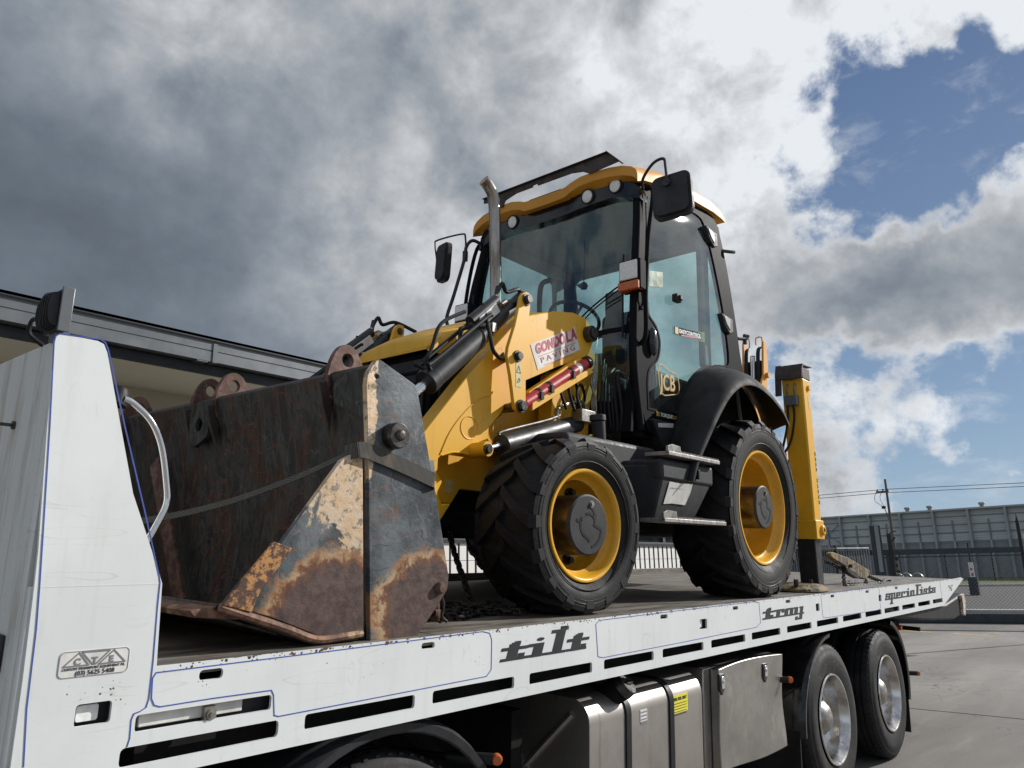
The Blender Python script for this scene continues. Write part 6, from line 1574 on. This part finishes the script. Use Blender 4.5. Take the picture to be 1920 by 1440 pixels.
# sliding gate
sg = root('sliding_gate', 'dark slate sliding gate with chain mesh infill, open yard entrance behind the tray tail', 'gate', tuple(gpt(3, 0)), tray=False)
part('top_beam', gbox(-.4, 9.0, -.05, .05, zt + .14, zt + .28), M['gatesteel'], sg, bevel=.006)
part('lower_beam', gbox(-.4, 9.0, -.06, .06, .02, .24), M['gatesteel'], sg, bevel=.006)
part('mid_rail', gbox(-.4, 9.0, -.02, .02, zt + .06, zt + .09), M['gatesteel'], sg)
part('ground_track', gbox(-4, 9.5, -.04, .04, .004, .03), M['gatesteel'], sg)
for u_ in (-.3, 4.6, 8.9): part('gate_stile', gbox(u_ - .04, u_ + .04, -.04, .04, .24, zt + .14), M['gatesteel'], sg)
ms = MB(); z0_, z1_ = .25, zt + .06; hh = z1_ - z0_
for s_ in (1, -1):
    k = -hh
    while k < 9.0:
        u0, u1 = k, k + hh
        c0, c1 = max(u0, -.3), min(u1, 8.9)
        if c1 > c0:
            za, zb_ = z0_ + (c0 - u0), z0_ + (c1 - u0)
            if s_ < 0: za, zb_ = z1_ - (c0 - u0), z1_ - (c1 - u0)
            a = gpt(c0, .004 * s_, za); b = gpt(c1, .004 * s_, zb_)
            ms.cyl(a, b, .0028, n=3, caps=False)
        k += .085
q = part('chain_mesh', ms, M['galv'], sg, smooth=0, fix=False); q['kind'] = 'stuff'
# gate post with climbing-plant-like barbed guard
gpst = root('gate_post', 'tall dark steel gate post with pale channel face behind the tray', 'post', tuple(gpt(-.9, -.1)), tray=False)
part('post', gbox(-.66, -.40, -.15, .10, 0, zt + .93), M['gatesteel'], gpst, bevel=.01)
part('channel', gbox(-.55, -.45, -.175, -.152, zt - .3, zt + .96), M['clad2'], gpst)
part('guide_post', gbox(-.26, -.16, -.06, .08, 0, zt + .70), M['fence'], gpst)
for k in range(11): part('guide_tooth', gbox(-.14, -.08 + .03 * (k % 2), -.03, .03, .15 + k * .16, .22 + k * .16), M['fence'], gpst)
part('camera_bracket', MB().tube([gpt(-.22, 0, zt + .6), gpt(-.14, 0, zt + .74), gpt(-.02, 0, zt + .76)], .015, 6).tube([gpt(-.2, 0, zt + .45), gpt(-.06, 0, zt + .60)], .02, 6), M['fence'], gpst)
lf = root('left_gate_beam', 'dark horizontal beam continuing the gate line left of the tall post', 'gate beam', tuple(gpt(-4, 0)), tray=False)
lf['label'] = 'dark horizontal steel beam running left from the tall gate post'
lf.name = 'fence_beam'
part('beam', gbox(-9, -.67, -.05, .05, zt + .14, zt + .28), M['gatesteel'], lf)
part('beam_leg', gbox(-9.0, -8.9, -.05, .05, 0, zt + .14), M['gatesteel'], lf)
ep = root('gate_end_post', 'slim dark post with small yellow sign at the right picture edge', 'post', tuple(gpt(3.0, -.3)), tray=False)
x_e, y_e = (lambda r_: (r_.x * 18 / r_.x, r_.y * 18 / r_.x))(ray(1911, 1000))
part('post', MB().box(x_e - .03, x_e + .03, y_e - .03, y_e + .03, 0, zt + .72), M['fence'], ep)
part('spike', MB().cyl((x_e, y_e, zt + .72), (x_e, y_e, zt + .86), .03, .004, 8), M['fence'], ep)
part('yellow_sign', MB().box(x_e - .04, x_e - .03, y_e - .30, y_e - .06, zt + .28, zt + .46), M['labelyellow'], ep)
# white totem post, round hoops and a sign by the road
tp = root('white_bollard', 'short white bollard beside the foot of the tall gate post', 'bollard', (26.0, 6.0, 0), tray=False)
def world_at(px, X_):
    r_ = ray(px, 1050); return (X_, r_.y * X_ / r_.x)
bx_, by_ = world_at(1670, 27)
ORG[tp] = Vector((bx_, by_, 0)); tp.location = (bx_, by_, 0)
part('pillar', MB().box(bx_ - .06, bx_ + .06, by_ - .09, by_ + .09, 0, 1.42), M['whitewall'], tp, bevel=.01)
for i, px in enumerate((1679, 1695, 1716)):
    X_ = 31.0; hw = .19; x_, y_ = world_at(px, X_)
    nm_ = ['first steel hoop rail beside the white bollard', 'middle steel hoop rail of the three past the gate post', 'right-hand steel hoop rail nearest the tray tail'][i]
    h_ = solo('hoop_rail', MB().tube([(x_, y_ + hw, 0), (x_, y_ + hw, .85), (x_, y_ + hw * .7, 1.05), (x_, y_, 1.12), (x_, y_ - hw * .7, 1.05), (x_, y_ - hw, .85), (x_, y_ - hw, 0)], .03, 8, 5), M['steel'], nm_, 'hoop rail', (x_, y_, 0), tray=False, group='steel hoop rails by the gate')
x_, y_ = world_at(1819, 40)
sn = root('road_sign', 'small dark sign post with a white panel beside the road', 'sign', (x_, y_, 0), tray=False)
part('post', MB().box(x_ - .03, x_ + .03, y_ - .03, y_ + .03, 0, 2.3), M['fence'], sn)
part('panel', MB().box(x_ - .05, x_ - .03, y_ - .10, y_ + .10, .7, 1.45), M['whitewall'], sn)
part('cabinet', MB().box(x_ - .1, x_ + .2, y_ - .17, y_ + .20, 0, .80), M['gatesteel'], sn)
part('panel_lettering', lettering('STOP', .16, (x_ - .052, y_ + .05, .85), (0, 0, 1), (0, 1, 0), bold=.01) if False else MB().box(x_ - .056, x_ - .05, y_ - .05, y_ + .03, .85, .98).box(x_ - .056, x_ - .05, y_ - .03, y_ + .05, 1.1, 1.2), M['textred'], sn)
# far chain fence along the verge
ff = root('boundary_fence', 'long wire boundary fence in front of the far grey warehouse', 'fence', tuple(gpt(0, 42)), tray=False)
for k in range(46):
    part('post', gbox(-60 + 3 * k, -59.94 + 3 * k, 42, 42.06, 0, 2.1), M['fence'], ff)
    if k % 4 == 0: part('stay', MB().tube([gpt(-60 + 3 * k, 42, 1.9), gpt(-61.2 + 3 * k, 42, 0)], .03, 5, 0), M['yellowline'], ff)
part('top_wire', gbox(-60, 78, 42.02, 42.04, 2.06, 2.09), M['fence'], ff)
ms = MB()
for s_ in (1, -1):
    k = -62.0
    while k < 78:
        a = gpt(k, 42.03, 0 if s_ > 0 else 2.06); b = gpt(k + 2.06, 42.03, 2.06 if s_ > 0 else 0)
        ms.cyl(a, b, .006, n=3, caps=False); k += .22
q = part('chain_mesh', ms, M['fence'], ff, smooth=0, fix=False); q['kind'] = 'stuff'

# ------------------------------------------------------------------ warehouse
WG = Vector((76.75, 10.73, 0)); WD_ = Vector((.16658578, .98602697, 0)); WN = Vector((WD_.y, -WD_.x, 0))   # WN points away from the camera
if WN.x < 0: WN = -WN
wh = root('warehouse', 'long grey warehouse with exposed wall frames and roof vents across the road', 'warehouse', tuple(WG), tray=False)
def wbox(u0, u1, n0, n1, z0, z1):
    vs = [tuple(WG + WD_ * u + WN * n + Vector((0, 0, z))) for z in (z0, z1) for n in (n0, n1) for u in (u0, u1)]
    return MB().add(vs, [(0, 2, 3, 1), (4, 5, 7, 6), (0, 1, 5, 4), (2, 6, 7, 3), (0, 4, 6, 2), (1, 3, 7, 5)])
u0w, u1w, HW = -45.0, 66.0, 6.0
cols = []
u = -.25 + 2.945 * -15
while u < u1w: cols.append(u); u += 2.945
part('lower_cladding', wbox(u0w, u1w, .30, .45, 0, 3.05), M['clad2'], wh)
part('upper_cladding', wbox(u0w, u1w, .25, .40, 3.05, HW - .12), M['clad'], wh)
part('eave', wbox(u0w, u1w, -.15, .5, HW - .12, HW + .03), M['clad'], wh)
part('roof', MB().add([tuple(WG + WD_ * a + WN * n + Vector((0, 0, z))) for a in (u0w, u1w) for n, z in ((-.1, HW + .031), (14, HW + .75), (28, HW + .031), (28, 0), (14, HW + .6), (.46, HW - .13))], [(0, 1, 7, 6), (1, 2, 8, 7), (2, 3, 9, 8), (0, 6, 11, 5), (5, 11, 10, 4), (4, 10, 9, 3), (0, 5, 4, 1), (1, 4, 3, 2), (6, 7, 10, 11), (7, 8, 9, 10)]), M['clad2'], wh, fix=False)
cm = mesh_of('wall_column', wbox(-.09, .09, -.14, .28, 0, HW - .1).mapv(lambda v: v - WG), M['whsteel'], 0)
gm = mesh_of('mid_post', wbox(-.05, .05, .14, .28, 3.1, HW - 1.0).mapv(lambda v: v - WG), M['whdark'], 0)
gm2 = mesh_of('mid_post', wbox(-.09, .09, .04, .29, 0, 3.15).mapv(lambda v: v - WG), M['whsteel'], 0)
gt = mesh_of('girt', wbox(.10, 2.84, .19, .28, -.045, .045).mapv(lambda v: v - WG), M['whdark'], 0)
for u in cols:
    b_ = WG + WD_ * u
    part('wall_column', None, None, wh, at=tuple(b_), mesh=cm)
    part('mid_post', None, None, wh, at=tuple(b_ + WD_ * 1.47), mesh=gm)
    part('mid_post', None, None, wh, at=tuple(b_ + WD_ * 1.47), mesh=gm2)
    for z_ in (5.35, 4.62, 3.92, 3.15):
        part('girt', None, None, wh, at=tuple(b_ + Vector((0, 0, z_))), mesh=gt)
for (ua, ub) in ((16.0, 17.4), (17.5, 18.9)):
    pass
bA = cols[21] if len(cols) > 21 else 0
for z0_, z1_ in ((3.2, 5.3), (5.3, 3.2), (.3, 3.0)):
    part('cross_brace', MB().tube([tuple(WG + WD_ * (14.48 + .1) + WN * .1 + Vector((0, 0, z0_))), tuple(WG + WD_ * (14.48 + 2.8) + WN * .1 + Vector((0, 0, z1_)))], .035, 5, 0), M['whdark'], wh)
for px in (1701, 1743, 1842):
    r_ = ray(px, 955); n_ = Vector((-WD_.y, WD_.x, 0)); c_ = WG + WN * 1.0
    t_ = c_.dot(n_) / r_.dot(n_); b_ = Vector((r_.x * t_, r_.y * t_, HW + .05))
    v_ = part('roof_vent', MB().lathe([(.17, -.2), (.17, .20), (.25, .23), (.27, .36), (.24, .42), (0, .44)], tuple(b_), (0, 0, 1), 14), M['vent'], wh)

# ------------------------------------------------------------------ power pole and wires
px_, py_ = world_at(1680, 62)
pb = Vector((px_, py_, 0))
pp = root('power_pole', 'tall timber power pole with a cross arm in front of the warehouse', 'power pole', tuple(pb), tray=False)
ztop = CAMH + (onz := 0) + 0
def zat(px, py, X_):
    r_ = ray(px, py); return CAMH + r_.z * X_ / r_.x
zt_p = zat(1663, 898, px_)
part('pole', MB().cyl(pb, pb + Vector((0, 0, zt_p)), .125, .075, 14), M['timber'], pp)
za = zat(1660, 920, px_)
part('cross_arm', MB().box(pb.x - .06, pb.x + .06, pb.y - .15, pb.y + .75, za - .12, za), M['timber'], pp)
for k, y_ in enumerate((-.08, .25, .65)):
    part('insulator', MB().lathe([(0, .16), (.05, .14), (.06, .05), (.03, 0)], (pb.x, pb.y + y_, za), (0, 0, 1), 8), M['clad2'], pp)
part('transformer_cable', MB().tube([pb + Vector((-.1, .7, za)), pb + Vector((-.1, .9, za - .7)), pb + Vector((-.1, .35, za - 1.25)), pb + Vector((-.05, .1, za - 2.2))], .018, 5), M['hose'], pp)
part('transformer_cable', MB().tube([pb + Vector((-.1, .25, za)), pb + Vector((-.1, .5, za - .5)), pb + Vector((-.1, .3, za - 1.2)), pb + Vector((-.05, .1, za - 1.9))], .018, 5), M['hose'], pp)
part('bracket', MB().box(pb.x - .2, pb.x, pb.y + .2, pb.y + .45, za - 1.35, za - 1.15), M['hose'], pp)
for i, (y0, lab) in enumerate(((.25, 'upper'), (.65, 'lower'))):
    e1 = Vector((px_ + 26, py_ - 75, zat(1919, 919 + 6 * i, px_ + 10) + 1.2)); a = pb + Vector((0, y0 - .3, za + .1 - .25 * i))
    e0 = Vector((px_ - 14, py_ + 48, za - .4 - .25 * i))
    for e_, sd in ((e1, 'right'), (e0, 'left')):
        m_ = (a + e_) / 2 - Vector((0, 0, .45))
        solo('power_line', MB().tube([a, a.lerp(m_, .5) - Vector((0, 0, .10)), m_, m_.lerp(e_, .5) - Vector((0, 0, .10)), e_], .022, 5, 6), M['hose'],
             '%s thin black power line running %s from the pole' % (lab, sd), 'power line', tuple(a), tray=False, group='power lines on the timber pole')
